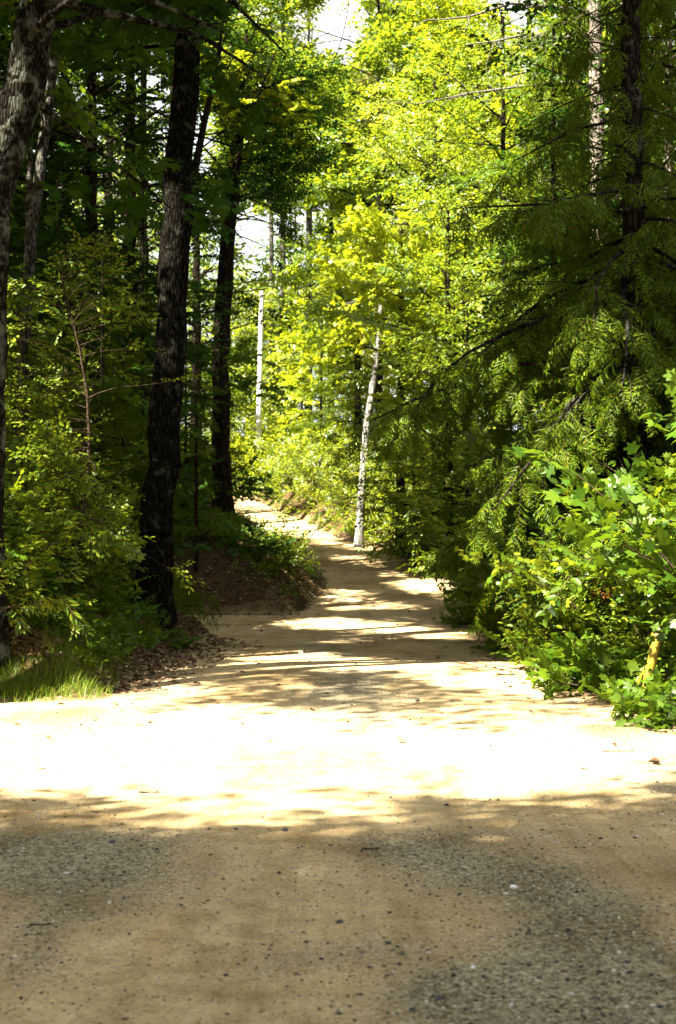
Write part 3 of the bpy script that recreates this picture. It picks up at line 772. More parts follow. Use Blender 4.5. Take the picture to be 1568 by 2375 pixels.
# deep wood on the left
DEEP = [(210, 32, 15, 31, 'maple'), (300, 35.5, 17, 32, 'oval'), (90, 36, 17, 33, 'oval'), (400, 42, 17, 34, 'oval'), (-40, 30, 16, 35, 'maple'), (150, 45, 19, 36, 'oval'),
        (330, 50, 19, 37, 'far'), (30, 52, 21, 38, 'far'), (455, 55, 13, 39, 'far'), (250, 60, 22, 40, 'far'), (400, 66, 19, 41, 'far')]
for i, (u, Y, h, sd, st) in enumerate(DEEP):
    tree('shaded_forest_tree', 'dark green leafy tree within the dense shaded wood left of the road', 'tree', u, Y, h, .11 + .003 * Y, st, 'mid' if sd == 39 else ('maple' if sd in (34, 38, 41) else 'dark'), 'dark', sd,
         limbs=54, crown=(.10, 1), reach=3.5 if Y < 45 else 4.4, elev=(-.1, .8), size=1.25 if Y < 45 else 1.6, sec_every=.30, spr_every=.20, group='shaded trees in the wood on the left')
for i, (u, Y, h, sd) in enumerate([(225, 22.6, 4.2, 51), (285, 25.5, 5.0, 52), (160, 24, 4.5, 53), (60, 22, 4.5, 54), (330, 31, 5, 55), (430, 35, 4.2, 56), (230, 30, 6, 57)]):
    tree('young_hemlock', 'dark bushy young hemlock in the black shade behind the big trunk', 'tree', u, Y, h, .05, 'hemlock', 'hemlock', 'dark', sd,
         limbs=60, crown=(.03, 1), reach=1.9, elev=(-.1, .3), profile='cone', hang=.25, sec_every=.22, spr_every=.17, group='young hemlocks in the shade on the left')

# ------------------------------------------------------------------ right side of the road
make_tree('hemlock', 'tall hemlock with drooping feathery boughs over the right side of the road', 'tree',
          straight(1474, 0, 18.6, 19, 1465), [.17, .14, .09, .03], 'hemlock', 'hemlock', 'hemlock', 61, limbs=170, crown=(.10, 1), reach=3.7, elev=(-.02, .35), droop=.75, profile='skirt',
          hang=.35, sec_every=.17, spr_every=.14, sec_len=.36, size=1.1)
make_tree('hemlock', 'second drooping hemlock just beyond and left of the tallest one', 'tree',
          straight(1290, 0, 27, 10.5, 1285), [.13, .10, .07, .02], 'hemlock', 'hemlock', 'dark', 62, limbs=110, crown=(.16, 1), reach=2.1, elev=(-.02, .35), droop=.6, profile='cone',
          hang=.3, sec_every=.19, spr_every=.16, sec_len=.4, size=1.15)
make_tree('hemlock', 'dark hemlock cut off by the right edge behind the yellow post', 'tree',
          straight(1640, 0, 21, 18, 1650), [.16, .13, .08, .03], 'hemlock', 'hemlock', 'hemlock', 63, limbs=100, crown=(.05, 1), reach=3.6, elev=(-.02, .3), droop=.8, profile='flat',
          hang=.45, sec_every=.25, spr_every=.2, sec_len=.4, size=1.1)
Y0 = 34
make_tree('pale_barked_pine', 'tall pine with pale sunlit trunk and bare dead limbs reaching left', 'tree',
          [P3(1395, 1200, Y0), P3(1392, 700, Y0), P3(1388, 380, Y0), P3(1386, 100, Y0), P3(1380, -200, Y0), P3(1375, -900, Y0)], [.20, .19, .175, .165, .15, .05], 'pine', 'pine', 'pale', 64,
          limbs=22, crown=(.62, 1), reach=3.4, elev=(.0, .5), size=1.3, sec_every=.3, spr_every=.2,
          dead=[([P3(1384, 20, Y0), P3(1290, 8, 33.6), P3(1190, -2, 33.2), P3(1090, 30, 33), P3(1010, 38, 33)], .06),
                ([P3(1384, 70, Y0), P3(1300, 82, 33.8), P3(1220, 72, 33.5), P3(1150, 88, 33.2), P3(1080, 96, 33)], .05),
                ([P3(1386, 190, Y0), P3(1300, 185, 33.6), P3(1200, 195, 33.2), P3(1090, 210, 33), P3(985, 232, 33)], .045)])
tree('thin_dark_tree', 'thin dark bare trunk just left of the pale pine trunk', 'tree', 1350, 38, 16, .075, 'pine', 'dark', 'dark', 65, limbs=8, crown=(.7, 1), reach=1.6)
tree('red_barked_tree', 'reddish trunk at the far right edge behind hemlock boughs', 'tree', 1556, 26, 17, .12, 'hemlock', 'hemlock', 'pine', 66, limbs=30, crown=(.5, 1), reach=3, hang=.3, droop=.6)
BR = [('sunlit_maple', 'sunlit maple with pale glinting leaves arching over behind the leaning birch', 1010, 47, 15.5, 71, 'oval', 'bright', 4.2, (.28, 1)),
      ('sunlit_maple', 'sunlit green maple rising behind the hemlock left of the pale pine', 1170, 43, 16, 72, 'oval', 'mid', 4.2, (.2, 1)),
      ('sunlit_maple', 'broad sunlit maple whose crown fills the middle above the road bend', 880, 59, 20, 73, 'far', 'mid', 5.2, (.35, 1)),
      ('sunlit_maple', 'tall golden-leaved maple behind the bare dead limbs', 1230, 55, 25, 74, 'far', 'yellow', 5.2, (.25, 1)),
      ('sunlit_pine', 'tall loose pine with pale yellowish needles left of the dead limbs', 1010, 66, 33, 75, 'pine', 'pine', 5.2, (.4, 1)),
      ('sunlit_maple', 'young golden maple leaning its branches over the birch trunk', 930, 42, 9.6, 76, 'maple', 'yellow', 2.6, (.45, 1)),
      ('sunlit_maple', 'leafy green maple low behind the hemlock boughs beside the birch', 1040, 37, 9.5, 77, 'oval', 'mid', 2.9, (.1, 1)),
      ('sunlit_maple', 'large shaded maple directly behind the tall hemlock', 1440, 40, 17, 78, 'oval', 'maple', 4.2, (.1, 1)),
      ('sunlit_maple', 'sunlit tree whose rounded crown hangs above the pale bare pole', 655, 71, 24, 79, 'far', 'mid', 5.0, (.55, 1)),
      ('sunlit_maple', 'yellow-green tree filling the centre behind the far pine trunks', 715, 78, 24, 80, 'far', 'bright', 5.0, (.6, 1))]
for nm, lb, u, Y, h, sd, st, lf, rc, cr in BR:
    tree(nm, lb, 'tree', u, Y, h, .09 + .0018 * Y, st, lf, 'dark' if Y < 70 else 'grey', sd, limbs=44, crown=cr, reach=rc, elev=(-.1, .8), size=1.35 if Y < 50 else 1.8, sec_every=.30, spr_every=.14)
for i, (u, Y, h, sd, st, lf, lb) in enumerate([(572, 76, 8.5, 171, 'far', 'bright', 'small sunlit tree just left of the bare pole'), (700, 70, 8.5, 172, 'far', 'bright', 'bushy sunlit tree between the bare pole and the birch'),
        (745, 65, 8.0, 173, 'maple', 'yellow', 'young yellow-green tree just left of the birch'), (650, 83, 12, 174, 'far', 'maple', 'green tree behind the bare pole and the bluish pine trunk'), (1085, 33, 7.0, 175, 'oval', 'small', 'sunlit leafy sapling left of the second hemlock'),
        (960, 39, 6.0, 176, 'oval', 'small', 'bushy lit sapling just right of the birch trunk')]):
    tree('sunlit_sapling', lb, 'tree', u, Y, h, .07, st, lf, 'dark', sd, limbs=50, crown=(.06, 1), reach=2.3, elev=(-.1, .8), size=1.15 if Y < 50 else 1.5, sec_every=.28, spr_every=.18)
for i, (u, Y, h, sd, lb) in enumerate([(1500, 25, 15, 181, 'shade-darkened tree directly behind the tall hemlock trunk'), (1600, 30, 17, 182, 'shade-darkened tree half hidden behind the hemlock at the right edge'), (1430, 31, 12, 183, 'dark tree in the thicket between the tall hemlock and the pale pine')]):
    tree('shade_toned_tree', lb, 'tree', u, Y, h, .12, 'oval', 'dark', 'dark', sd, limbs=60, crown=(.06, 1), reach=2.9, elev=(-.1, .7), size=1.25, sec_every=.28, spr_every=.19)  # added with shade-toned leaves as a dark background at the upper right
# birch
Y0 = 45
make_tree('leaning_birch', 'leaning white-barked birch beside the road where it bends', 'tree',
          [P3(832, 1258, Y0), P3(840, 1120, Y0), P3(850, 1000, Y0), P3(864, 900, Y0), P3(880, 780, Y0), P3(886, 680, Y0), P3(885, 540, Y0)], [.145, .125, .115, .105, .085, .06, .02],
          'maple', 'yellow', 'birch', 81, limbs=34, crown=(.68, 1), reach=2.2, elev=(-.1, .6), size=1.2, flare=.3, sec_every=.25, spr_every=.17)
# bare pole
POLE, n, l, out = new_mat('weathered_pale_wood')
tc = N(n, 'ShaderNodeTexCoord'); mp = N(n, 'ShaderNodeMapping'); mp.inputs['Scale'].default_value = (30, 30, 1.2); l.new(tc.outputs['Object'], mp.inputs[0])
n1 = noise(n, l, mp.outputs[0], 1.0, 4, .6); r = ramp(n, [(.3, (.50, .48, .44)), (.7, (.66, .64, .60))]); l.new(n1.outputs[0], r.inputs[0])
b = N(n, 'ShaderNodeBsdfDiffuse'); l.new(r.outputs[0], b.inputs[0]); l.new(b.outputs[0], out.inputs[0])
Y0 = 66
bx = X(599, Y0); bz = float(ground(bx, Y0))
root = thing('bare_pole', (bx, Y0, bz), 'pale straight bare pole with small crossarm rising from the sunlit bushes', 'pole')
mb = MB(); mb.tube([P3(599, 1010, Y0), (bx, Y0, bz - .3)][::-1] + [P3(603, 840, Y0), P3(607, 672, Y0)], [.13, .125, .115, .10], 12)
mb.build('shaft', POLE, root, (bx, Y0, bz), True)
mb = MB(); mb.tube([P3(591, 686, Y0 - .12), P3(607, 682, Y0 - .12), P3(616, 680, Y0 - .12)], .035, 6); mb.tube([P3(592, 686, Y0 - .12), P3(592, 680, Y0 - .12)], .05, 8)
mb.build('crossarm', BARK['dead'], root, (bx, Y0, bz), True)
# thin line read as an overhead wire, modelled as a hanging twig
mb = MB(); a, b_ = np.array(P3(768, 150, 34)), np.array(P3(812, -60, 34))
mb.tube([a + (b_ - a) * t + np.array([.12 * math.sin(3.14 * t), 0, 0]) for t in np.linspace(0, 1, 9)], .012, 5)
tag(mb.build('hanging_twig', BARK['dark'], None, a), 'thin dark bare twig hanging against the bright sky gap', 'twig')
# far pines beyond the bend
tree('far_pine', 'far pine with bluish grey trunk just right of the bare pole', 'tree', 631, 78, 24, .19, 'pine', 'pine', 'grey', 91, u1=626, limbs=20, crown=(.62, 1), reach=3.2, size=1.5)
tree('far_pine', 'far pine with pale sunlit trunk above the road bend', 'tree', 716, 80, 25, .18, 'pine', 'pine', 'birch', 92, u1=724, limbs=20, crown=(.68, 1), reach=3.2, size=1.5)
tree('far_pine', 'thinnest far pine trunk between the grey one and the pale one', 'tree', 684, 88, 25, .13, 'pine', 'pine', 'grey', 93, limbs=20, crown=(.6, 1), reach=3.0, size=1.5)
tree('dark_far_tree', 'dark evergreen with black trunk right of the pale far pine', 'tree', 768, 72, 17, .20, 'oval', 'dark', 'dark', 94, sec_every=.28, spr_every=.18, limbs=50, crown=(.30, .95), reach=3.0, elev=(-.05, .4), size=1.4)
tree('dark_far_tree', 'dark evergreen standing directly behind the top of the birch', 'tree', 830, 62, 11, .18, 'hemlock', 'hemlock', 'dark', 95, limbs=70, crown=(.1, 1), reach=2.8, elev=(-.05, .4), size=1.6, profile='cone')

# shrubs: a few kinds, then copies along the verges
KIND = {}
def proto(key, name, label, h, sr, style, leaf, seed, stems, size=1.0, group=None, **kw):
    KIND[key] = make_shrub(name, label, 'shrub', 0, 0, h, sr, style, leaf, seed, stems, group, size, False, False, **kw)
    for ch in list(KIND[key].children):
        me = ch.data
    return KIND[key]
# large leafy shrubs near the camera, each its own
NEAR = [('broad-leaved bright green shrub low at the right edge in front of the post', 'broad_leaved_shrub', 2.85, 11.9, .36, .5, 'maple', 'maple', 101, 12, .75),
        ('tall maple-leaved shrub behind the yellow post at the right edge', 'broad_leaved_shrub', 3.95, 15.0, 2.3, 1.0, 'maple', 'mid', 102, 20, .8),
        ('pale blue-green leafy shrub leaning out over the right verge', 'blue_green_shrub', 3.4, 18.6, 2.3, 1.2, 'oval', 'blue', 103, 16, 1.1),
        ('maple-leaved shrub with lit tips between the post and the blue-green shrub', 'broad_leaved_shrub', 3.3, 16.0, 1.8, .9, 'maple', 'small', 104, 20, .75),
        ('low yellow-green shrub touching the road edge on the right', 'yellow_green_shrub', 2.95, 16.8, 1.15, .8, 'oval', 'small', 105, 16, .95),
        ('dark leafy shrub beyond the blue-green one at the narrowing road', 'dark_green_shrub', 3.0, 20.5, 2.6, 1.3, 'maple', 'mid', 106, 11, 1.0),
        ('small dark shrub at the road edge where the verge juts out', 'dark_green_shrub', 2.75, 24.5, 1.6, 1.0, 'oval', 'maple', 107, 10, 1.0),
        ('tall dense shrub under the left boughs of the tall hemlock', 'dark_green_shrub', 4.0, 22.5, 3.8, 1.6, 'oval', 'mid', 108, 13, 1.1),
        ('bushy green shrub right of the road below the second hemlock', 'dark_green_shrub', 3.7, 28.0, 2.6, 1.5, 'oval', 'maple', 109, 12, 1.1),
        ('leafy low shrub beside the bright patch on the right verge', 'dark_green_shrub', 3.35, 32.0, 1.6, 1.2, 'oval', 'maple', 110, 11, 1.0),
        ('bright yellow-green shrub immediately right of the birch base', 'yellow_green_shrub', 2.0, 44.8, 2.6, 1.5, 'oval', 'bright', 111, 13, 1.1),
        ('lit green shrub on the verge right of the one beside the birch', 'yellow_green_shrub', 3.6, 41.5, 2.6, 1.6, 'oval', 'bright', 112, 12, 1.1),
        ('leafy green shrub at the tip of the mound beside the road', 'mound_shrub', -1.1, 31.6, 1.45, .7, 'oval', 'bright', 113, 16, .9),
        ('dark low shrub on the front face of the mound', 'mound_shrub', -2.0, 30.3, .95, 1.0, 'maple', 'dark', 114, 11, .8),
        ('dark shrub at the left end of the mound behind the big trunk', 'mound_shrub', -3.6, 30.6, 1.1, 1.0, 'maple', 'dark', 115, 10, .8),
        ('rust-leaved little shrub among green leaves on the right verge', 'rusty_shrub', 3.25, 16.4, 1.55, .25, 'oval', 'rust', 116, 3, .7)]
for lb, nm, x, y, h, sr, st, lf, sd, ns, sz in NEAR:
    make_shrub(nm, lb, 'shrub', x, y, h, sr, st, lf, sd, ns, None, sz, True, y > 13.0 and nm != 'mound_shrub' and nm != 'rusty_shrub' or True)
rng = np.random.default_rng(78)
PRE = [make_shrub('verge_plant', 'low leafy plant spilling over the right edge of the road', 'plant', *p, st, lf, sd, 10, 'low plants along the right road edge', .8, False, True, .16, .12)
       for p, st, lf, sd in (((2.80, 12.7, .34, .5), 'maple', 'maple', 161), ((2.75, 15.3, .6, .6), 'oval', 'small', 162), ((2.8, 18.4, .7, .6), 'maple', 'maple', 163))]
for i, (x, y) in enumerate([(2.72, 14.4), (3.3, 14.9), (2.62, 16.3), (3.0, 16.0), (2.68, 17.4), (2.6, 19.4), (2.9, 20.4), (2.62, 21.6), (2.75, 23.0), (2.68, 25.6), (2.85, 27.2), (2.95, 29.3), (3.05, 31.0), (3.1, 34), (3.0, 36.4), (3.3, 12.4), (2.9, 38.6), (2.6, 41), (1.9, 43.2)]):
    copy_thing(PRE[i % 3], (x, y, float(ground(x, y)) - .02), rng.uniform(0, 6.28), rng.uniform(.75, 1.4))
# sunlit bank shrubs around the bend, and shrubs filling the verges: copies
rng = np.random.default_rng(77)
PRM = make_shrub('mound_shrub', 'dark leafy shrub in the row along the foot of the mound', 'shrub', -2.8, 30.0, .8, .8, 'oval', 'maple', 119, 12, 'shrubs along the foot of the mound', .85, False, True)
for x, y, s in ((-1.4, 30.2, 1.1), (-3.4, 30.2, .9), (-4.2, 31.2, 1.2), (-1.7, 31.0, 1.0)):
    copy_thing(PRM, (x, y, float(ground(x, y)) - .02), rng.uniform(0, 6.28), s)
PRO = [make_shrub('bank_shrub', 'sunlit yellow-green shrub on the bank above the road bend', 'shrub', *p, 'oval', lf, sd, 11, 'sunlit shrubs on the far bank', 1.2, False, True, .26, .2)
       for p, lf, sd in (((-1.0, 56.5, 1.9, 1.4), 'bright', 121), ((-3.2, 62.5, 2.3, 1.6), 'yellow', 122), ((.6, 52.5, 1.7, 1.3), 'bright', 123))]
SPOTS = [(-2.0, 60), (-3.6, 64.3), (-3.1, 63.2), (-4.6, 66.5), (-3.6, 68), (-.4, 60.5), (1.0, 57), (2.4, 51), (1.6, 49.2), (3.2, 47), (4.6, 50), (-1.6, 65), (.4, 64), (2.6, 58), (4.2, 55), (-6.5, 70.5), (-5.2, 72), (-2.4, 71), (0, 70), (2, 66), (-8.8, 77), (-6.8, 78), (-4, 77), (-1, 76), (5.5, 46), (5.0, 60)]
for i, (x, y) in enumerate(SPOTS):
    copy_thing(PRO[i % 3], (x, y, float(ground(x, y)) - .03), rng.uniform(0, 6.28), rng.uniform(.8, 1.5))
PRV = [make_shrub('verge_shrub', 'dark green leafy shrub in the thicket along the right verge', 'shrub', *p, st, lf, sd, 11, 'shrubs in the thicket on the right', 1.1, False, True, .24, .18)
       for p, st, lf, sd in (((4.6, 17.5, 2.4, 1.3), 'oval', 'maple', 131), ((4.9, 25, 2.8, 1.4), 'maple', 'maple', 132), ((4.4, 36.5, 2.6, 1.5), 'oval', 'small', 133))]
for i, (x, y) in enumerate([(5.4, 21), (4.3, 19.5), (5.6, 28), (4.7, 31), (6.2, 24), (5.6, 34), (3.9, 38), (5.4, 39.5), (6.8, 31), (7.0, 37), (5.0, 43.5), (6.8, 43), (4.6, 15.6), (4.3, 13.6), (8.2, 40), (7.5, 47)]):
    copy_thing(PRV[i % 3], (x, y, float(ground(x, y)) - .03), rng.uniform(0, 6.28), rng.uniform(.9, 1.4))
PRL = [make_shrub('undergrowth_shrub', 'dim leafy shrub under the trees of the shaded left wood', 'shrub', *p, st, lf, sd, 10, 'shrubs in the shaded wood on the left', 1.1, False, True, .26, .2)
       for p, st, lf, sd in (((-5.2, 24.0 + 5, 1.8, 1.3), 'oval', 'dark', 141), ((-4.6, 34, 1.6, 1.2), 'maple', 'dark', 142))]
for i, (x, y) in enumerate([(-6.4, 31), (-7.6, 29.5), (-5.8, 37), (-4.3, 41), (-7, 42), (-9, 36), (-5.6, 47), (-8, 50), (-6.4, 55), (-10.5, 44), (-5.2, 20.3), (-4.6, 18.6), (-6.0, 18.8), (-9.6, 57), (-7.6, 62), (-3.9, 45), (-4.8, 52)]):
    copy_thing(PRL[i % 2], (x, y, float(ground(x, y)) - .03), rng.uniform(0, 6.28), rng.uniform(.8, 1.4))

# far forest: copies of three trees
FAR = [tree('far_forest_tree', 'pale sunlit tree in the far wood beyond the bend', 'tree', u, Y, h, .22, st, lf, 'grey', sd, limbs=34, crown=(.15, 1), reach=4.6, elev=(-.05, .8), size=1.7, sec_every=.5, spr_every=.34,
            group='trees of the far wood', light=False)
       for u, Y, h, st, lf, sd in ((520, 92, 15, 'far', 'mid', 151), (860, 95, 26, 'far', 'bright', 152), (1050, 90, 30, 'pine', 'pine', 153))]
fi = 0
for Y in (84, 98, 112, 128):
    for u in np.arange(-100, 1750, 150 * 90 / Y * .95):
        u = u + rng.uniform(-40, 40)
        top = np.interp(u, [-100, 300, 430, 500, 690, 740, 850, 900, 1700], [100, 100, 560, 640, 640, 440, 330, 40, 0])
        h = Z(top, Y) - float(ground(X(u, Y), Y))
        k = fi % 3; fi += 1
        ph = (15, 26, 30)[k]
        s = max(.3, min(h / ph, 1.5))
        copy_thing(FAR[k], (X(u, Y), Y, float(ground(X(u, Y), Y)) - .1), rng.uniform(0, 6.28), s * rng.uniform(.85, 1.0))

# ------------------------------------------------------------------ unseen trees added so that their crowns shade the road and hemlock
SHADE = [(-6.5, -4.5), (-2.8, -6.5), (-9.5, 0.0), (-11, 8.5), (-9.2, 11.5), (-8.0, 16.2), (-9.5, 20.5), (-11, 27), (-5.5, -10.5), (3.8, -4.5), (-13, 13), (-12.5, -1), (-1.2, -3.4), (-14, 34),
         (-6.4, 19.6), (-5.8, 13.4), (-5.3, 12.6), (-6.6, 15.2), (-7.6, 24.2), (-9.2, 31.5), (-6.2, 1.4), (-9.0, -8.0), (-12, 39)]
for i, (x, y) in enumerate(SHADE):
    g0 = float(ground(x, y))
    make_tree('added_shade_tree', 'unseen tall leafy tree added left of and behind the viewpoint to shade the road', 'tree', [(x, y, g0), (x + .2, y, g0 + 6), (x + .3, y + .2, g0 + (23 if 12 < y < 16 and x > -7 else 16))], [.24, .2, .05],
              'far', 'maple', 'oak', 201 + i, limbs=60, crown=(.5, 1), reach=4.8, elev=(.0, .7), size=1.5, sec_every=.34, spr_every=.24, group='unseen trees added for shade outside the picture')
# ------------------------------------------------------------------ yellow marker post
m, n, l, out = new_mat('yellow_plastic')
tc = N(n, 'ShaderNodeTexCoord')
n1 = noise(n, l, tc.outputs['Object'], 9, 5, .65)
r = ramp(n, [(.3, (.10, .065, .02)), (.5, (.28, .18, .012)), (.75, (.36, .24, .015))]); l.new(n1.outputs[0], r.inputs[0])
b = N(n, 'ShaderNodeBsdfPrincipled'); b.inputs['Roughness'].default_value = .5
l.new(r.outputs[0], b.inputs['Base Color']); l.new(b.outputs[0], out.inputs[0])
YEL = m
Y0 = 13.85
base = np.array([X(1497, Y0), Y0, 0.]); base[2] = float(ground(base[0], base[1]))
tip = np.array([X(1521, Y0), Y0 - .05, Z(1476, Y0)])
root = thing('marker_post', base, 'leaning yellow marker post with a flat cap among leaves on the right verge', 'post')
ax = nrm(tip - base)
mb = MB(); mb.tube([base - ax * .2, base, base + (tip - base) * .5, tip], [.048, .048, .047, .046], 20); mb.build('sleeve', YEL, root, base, True)
mb = MB(); mb.tube([tip, tip + ax * .004, tip + ax * .03, tip + ax * .038], [.060, .066, .066, .055], 24); mb.build('cap', YEL, root, base, True)
mb = MB(); mb.tube([tip + ax * .03, tip + ax * .06, tip + ax * .085 + np.array([.012, 0, 0])], [.010, .010, .009], 8); mb.build('bolt', BARK['dead'], root, base, True)

# ------------------------------------------------------------------ low plants on the left bank
def rosette(name, label, cat, u, v_base, Y, h, nl, size, seed, leaf='fern', tmpl=OVAL, up=.5):
    rg = np.random.default_rng(seed); x = X(u, Y); g0 = float(ground(x, Y)); base = np.array([x, Y, g0])
    root = thing(name, base, label, cat)
    st, lv = MB(), MB()
    for k in range(3):
        top = base + np.array([rg.normal(0, .09), rg.normal(0, .06), h * rg.uniform(.6, 1.0)])
        st.tube([base - [0, 0, .03], (base + top) / 2 + [rg.normal(0, .02), 0, 0], top], [.006, .005, .004], 5)
        d = np.stack([np.cos(np.arange(nl) * 2.4 + k), np.sin(np.arange(nl) * 2.4 + k), rg.normal(.05, .2, nl)], 1)
        lv.batch(tmpl, np.repeat(top[None], nl, 0) + rg.normal(0, .03, (nl, 3)), frames(d, np.array([0, 0, 1.]) + rg.normal(0, .25, (nl, 3))), size * rg.uniform(.75, 1.15, nl))
    st.build('stem', BARK['twig'], root, base, True); lv.build('leaves', LEAF[leaf], root, base)
    return root
rosette('broad_leaved_plant', 'large oval-leaved plant high on the left bank below the long-leaved shrub', 'plant', 95, 1400, 16.2, .52, 7, .26, 301)
rosette('broad_leaved_plant', 'lowest plant with yellow-green oval leaves above the grass on the left bank', 'plant', 62, 1500, 15.3, .40, 6, .20, 302)
rosette('broad_leaved_plant', 'small lit plant on the left bank above the dry leaves', 'plant', 190, 1450, 16.6, .36, 6, .17, 303)
BANK = [(20, 15.0, .32, 6, .13, 'low green weed just above the grass at the very left'), (140, 15.6, .36, 7, .14, 'bushy green weed in the middle of the left bank'), (255, 17.6, .34, 7, .13, 'green weed near the dry leaves where the left bank slopes down'),
        (300, 18.8, .30, 7, .11, 'small weed a step left of the big trunk'), (170, 17.4, .5, 8, .15, 'taller leafy weed on the crest of the left bank'), (45, 16.4, .5, 8, .16, 'leafy weed under the long-leaved shrub'), (225, 16.3, .22, 6, .10, 'tiny weed among the dry leaves on the left bank')]
for k, (u, Y, h, nl, sz, lb) in enumerate(BANK):
    rosette('weed', lb, 'weed', u, 0, Y, h, nl, sz, 330 + k, 'fern' if k % 2 else 'maple')
def fern(name, label, x, y, h, nf, seed):
    rg = np.random.default_rng(seed); base = np.array([x, y, float(ground(x, y))])
    root = thing(name, base, label, 'fern'); lv = MB()
    for k in range(nf):
        A = k * 2.4 + rg.normal(0, .3); e = rg.uniform(.7, 1.3)
        pts = limb_path(rg, base - [0, 0, .02], [math.cos(A) * math.cos(e), math.sin(A) * math.cos(e), math.sin(e)], h * rg.uniform(.8, 1.2), 1.0, 10, .04)
        lv.tube(pts, np.linspace(.004, .0015, 11), 4)
        for q in range(2, 11):
            t = q / 10; d = nrm(pts[q] - pts[q - 1]); s = nrm(np.cross(d, [0, 0, 1.])); ln = h * .26 * math.sin(math.pi * min(1, t * .85 + .12)) + .015
            for sg in (-1, 1):
                lv.batch(LONG, pts[q][None], frames((s * sg + d * .35 - [0, 0, .15])[None], np.array([[0, 0, 1.]])), np.array([[ln, ln, ln]]))
    lv.build('fronds', LEAF['fern'], root, base)
for x, y, h, lb, sd in ((X(262, 20.6), 20.6, .75, 'upright fern in the dark just left of the big trunk base', 311), (X(415, 20.4), 20.4, .45, 'small fern at the right foot of the big trunk', 312),
                        (X(305, 19.6), 19.6, .5, 'low fern in front of the big trunk base', 313), (X(375, 20.0), 20.0, .35, 'tiny fern against the big trunk', 314), (X(215, 18.6), 18.6, .5, 'fern on top of the left bank above the litter', 315)):
    fern('fern', lb, x, y, h, 9, sd)

# ------------------------------------------------------------------ uncountable cover: grass, litter, undergrowth, gravel
rng = np.random.default_rng(5)
def scatter(n, x0, x1, y0, y1, lo, hi, dens=None):
    x = rng.uniform(x0, x1, n); y = rng.uniform(y0, y1, n); s = edge_sd(x, y)
    k = (s > lo) & (s < hi)
    if dens is not None: k &= rng.random(n) < dens(x, y, s)
    x, y = x[k], y[k]
    return np.stack([x, y, ground(x, y)], 1)
BLADE = (np.array([[-.03, 0, 0], [.03, 0, 0], [.02, .6, .03], [-.02, .6, .03], [0, 1, .16]], float), [(np.array([[0, 1, 2, 3]]), 0), (np.array([[3, 2, 4]]), 0)])
mb = MB()
P = np.concatenate([scatter(70000, -4.6, -2.0, 13.9, 16.6, -.25, 1.6, lambda x, y, s: np.where(s < 0, .25 * np.exp(s * 8), np.exp(-(s / .6) ** 2)) * np.clip(.45 + 1.3 * wob(x, y, 4, 8), .04, 1) * np.clip((-2.25 - x) / .5, .05, 1)),
                    scatter(3500, 2.2, 3.3, 10.5, 17, -.12, .5, lambda x, y, s: .45 * (wob(x, y, 2.5, 9) > 0)), scatter(3500, 2.0, 3.4, 20, 48, -.1, .6), scatter(3000, -3.5, 1, 29, 60, 0, .6)])
A = rng.uniform(0, 6.28, len(P)); D = np.stack([np.cos(A) * .55, np.sin(A) * .55, rng.uniform(.5, 1.4, len(P))], 1)
mb.batch(BLADE, P - [0, 0, .01], frames(D, np.stack([np.cos(A), np.sin(A), np.full(len(A), .3)], 1)), np.stack([np.full(len(P), .11), rng.uniform(.07, .20, len(P)), np.full(len(P), .13)], 1))
o = mb.build('grass', LEAF['grass']); tag(o, 'short green and straw coloured grass along the road edges', 'grass', kind='stuff')
CURL = (np.array([[0, 0, 0], [-.28, .3, .14], [-.22, .75, .16], [0, 1, .02], [.22, .75, .10], [.28, .3, .18]], float), [(np.array([[0, 3, 2, 1], [0, 5, 4, 3]]), 0)])
mb = MB()
P = np.concatenate([scatter(42000, -4.6, -1.2, 14.6, 22.5, -.9, 2.2, lambda x, y, s: np.where(s < 0, .35 * np.exp(s * 3.5), .9) * (x > -4.4)),
                    scatter(26000, -6, .2, 28, 40, -.15, 6, lambda x, y, s: .8), scatter(14000, 1.2, 4.2, 9, 46, -.8, 1.4, lambda x, y, s: np.where(s < 0, .22 * np.exp(s * 3.5), .8)),
                    scatter(16000, -8, 4, 44, 72, -.1, 3), scatter(900, -3.5, 2.6, 6, 40, -3, 0, lambda x, y, s: .25)])
A = rng.uniform(0, 6.28, len(P)); D = np.stack([np.cos(A), np.sin(A), rng.normal(0, .25, len(P))], 1)
mb.batch(CURL, P + [0, 0, .012], frames(D, np.array([0, 0, 1.]) + rng.normal(0, .45, (len(P), 3))), rng.uniform(.04, .10, len(P)))
o = mb.build('leaf_litter', LEAF['litter']); tag(o, 'brown curled dry leaves lying on the banks and verges', 'leaf litter', kind='stuff')
mb = MB()
P = np.concatenate([scatter(3200, -5.0, -2.5, 14.9, 21.5, .2, 3, lambda x, y, s: .25 + .75 * (wob(x, y, 2.2, 12) > -.05)), scatter(2600, -6, .2, 28.4, 38, .1, 6, lambda x, y, s: .7 * (wob(x, y, 1.1, 13) > .12)),
                    scatter(1700, 2.3, 5.2, 10.2, 46, .08, 2.5, lambda x, y, s: .9), scatter(2600, -7, 6, 44, 72, .15, 4)])
for k, tm in enumerate(SPRAY['oval'] + SPRAY['maple'][:3]):
    Q = P[k::8]; A = rng.uniform(0, 6.28, len(Q)); D = np.stack([np.cos(A), np.sin(A), rng.uniform(.1, 1.3, len(Q))], 1)
    mb.batch(tm, Q, frames(D, np.array([0, 0, 1.]) + rng.normal(0, .3, (len(Q), 3))), rng.uniform(.35, .85, len(Q)))
o = mb.build('undergrowth', [LEAF['maple'], BARK['twig']]); tag(o, 'low green ground cover sprouting through the dry leaves', 'undergrowth', kind='stuff')

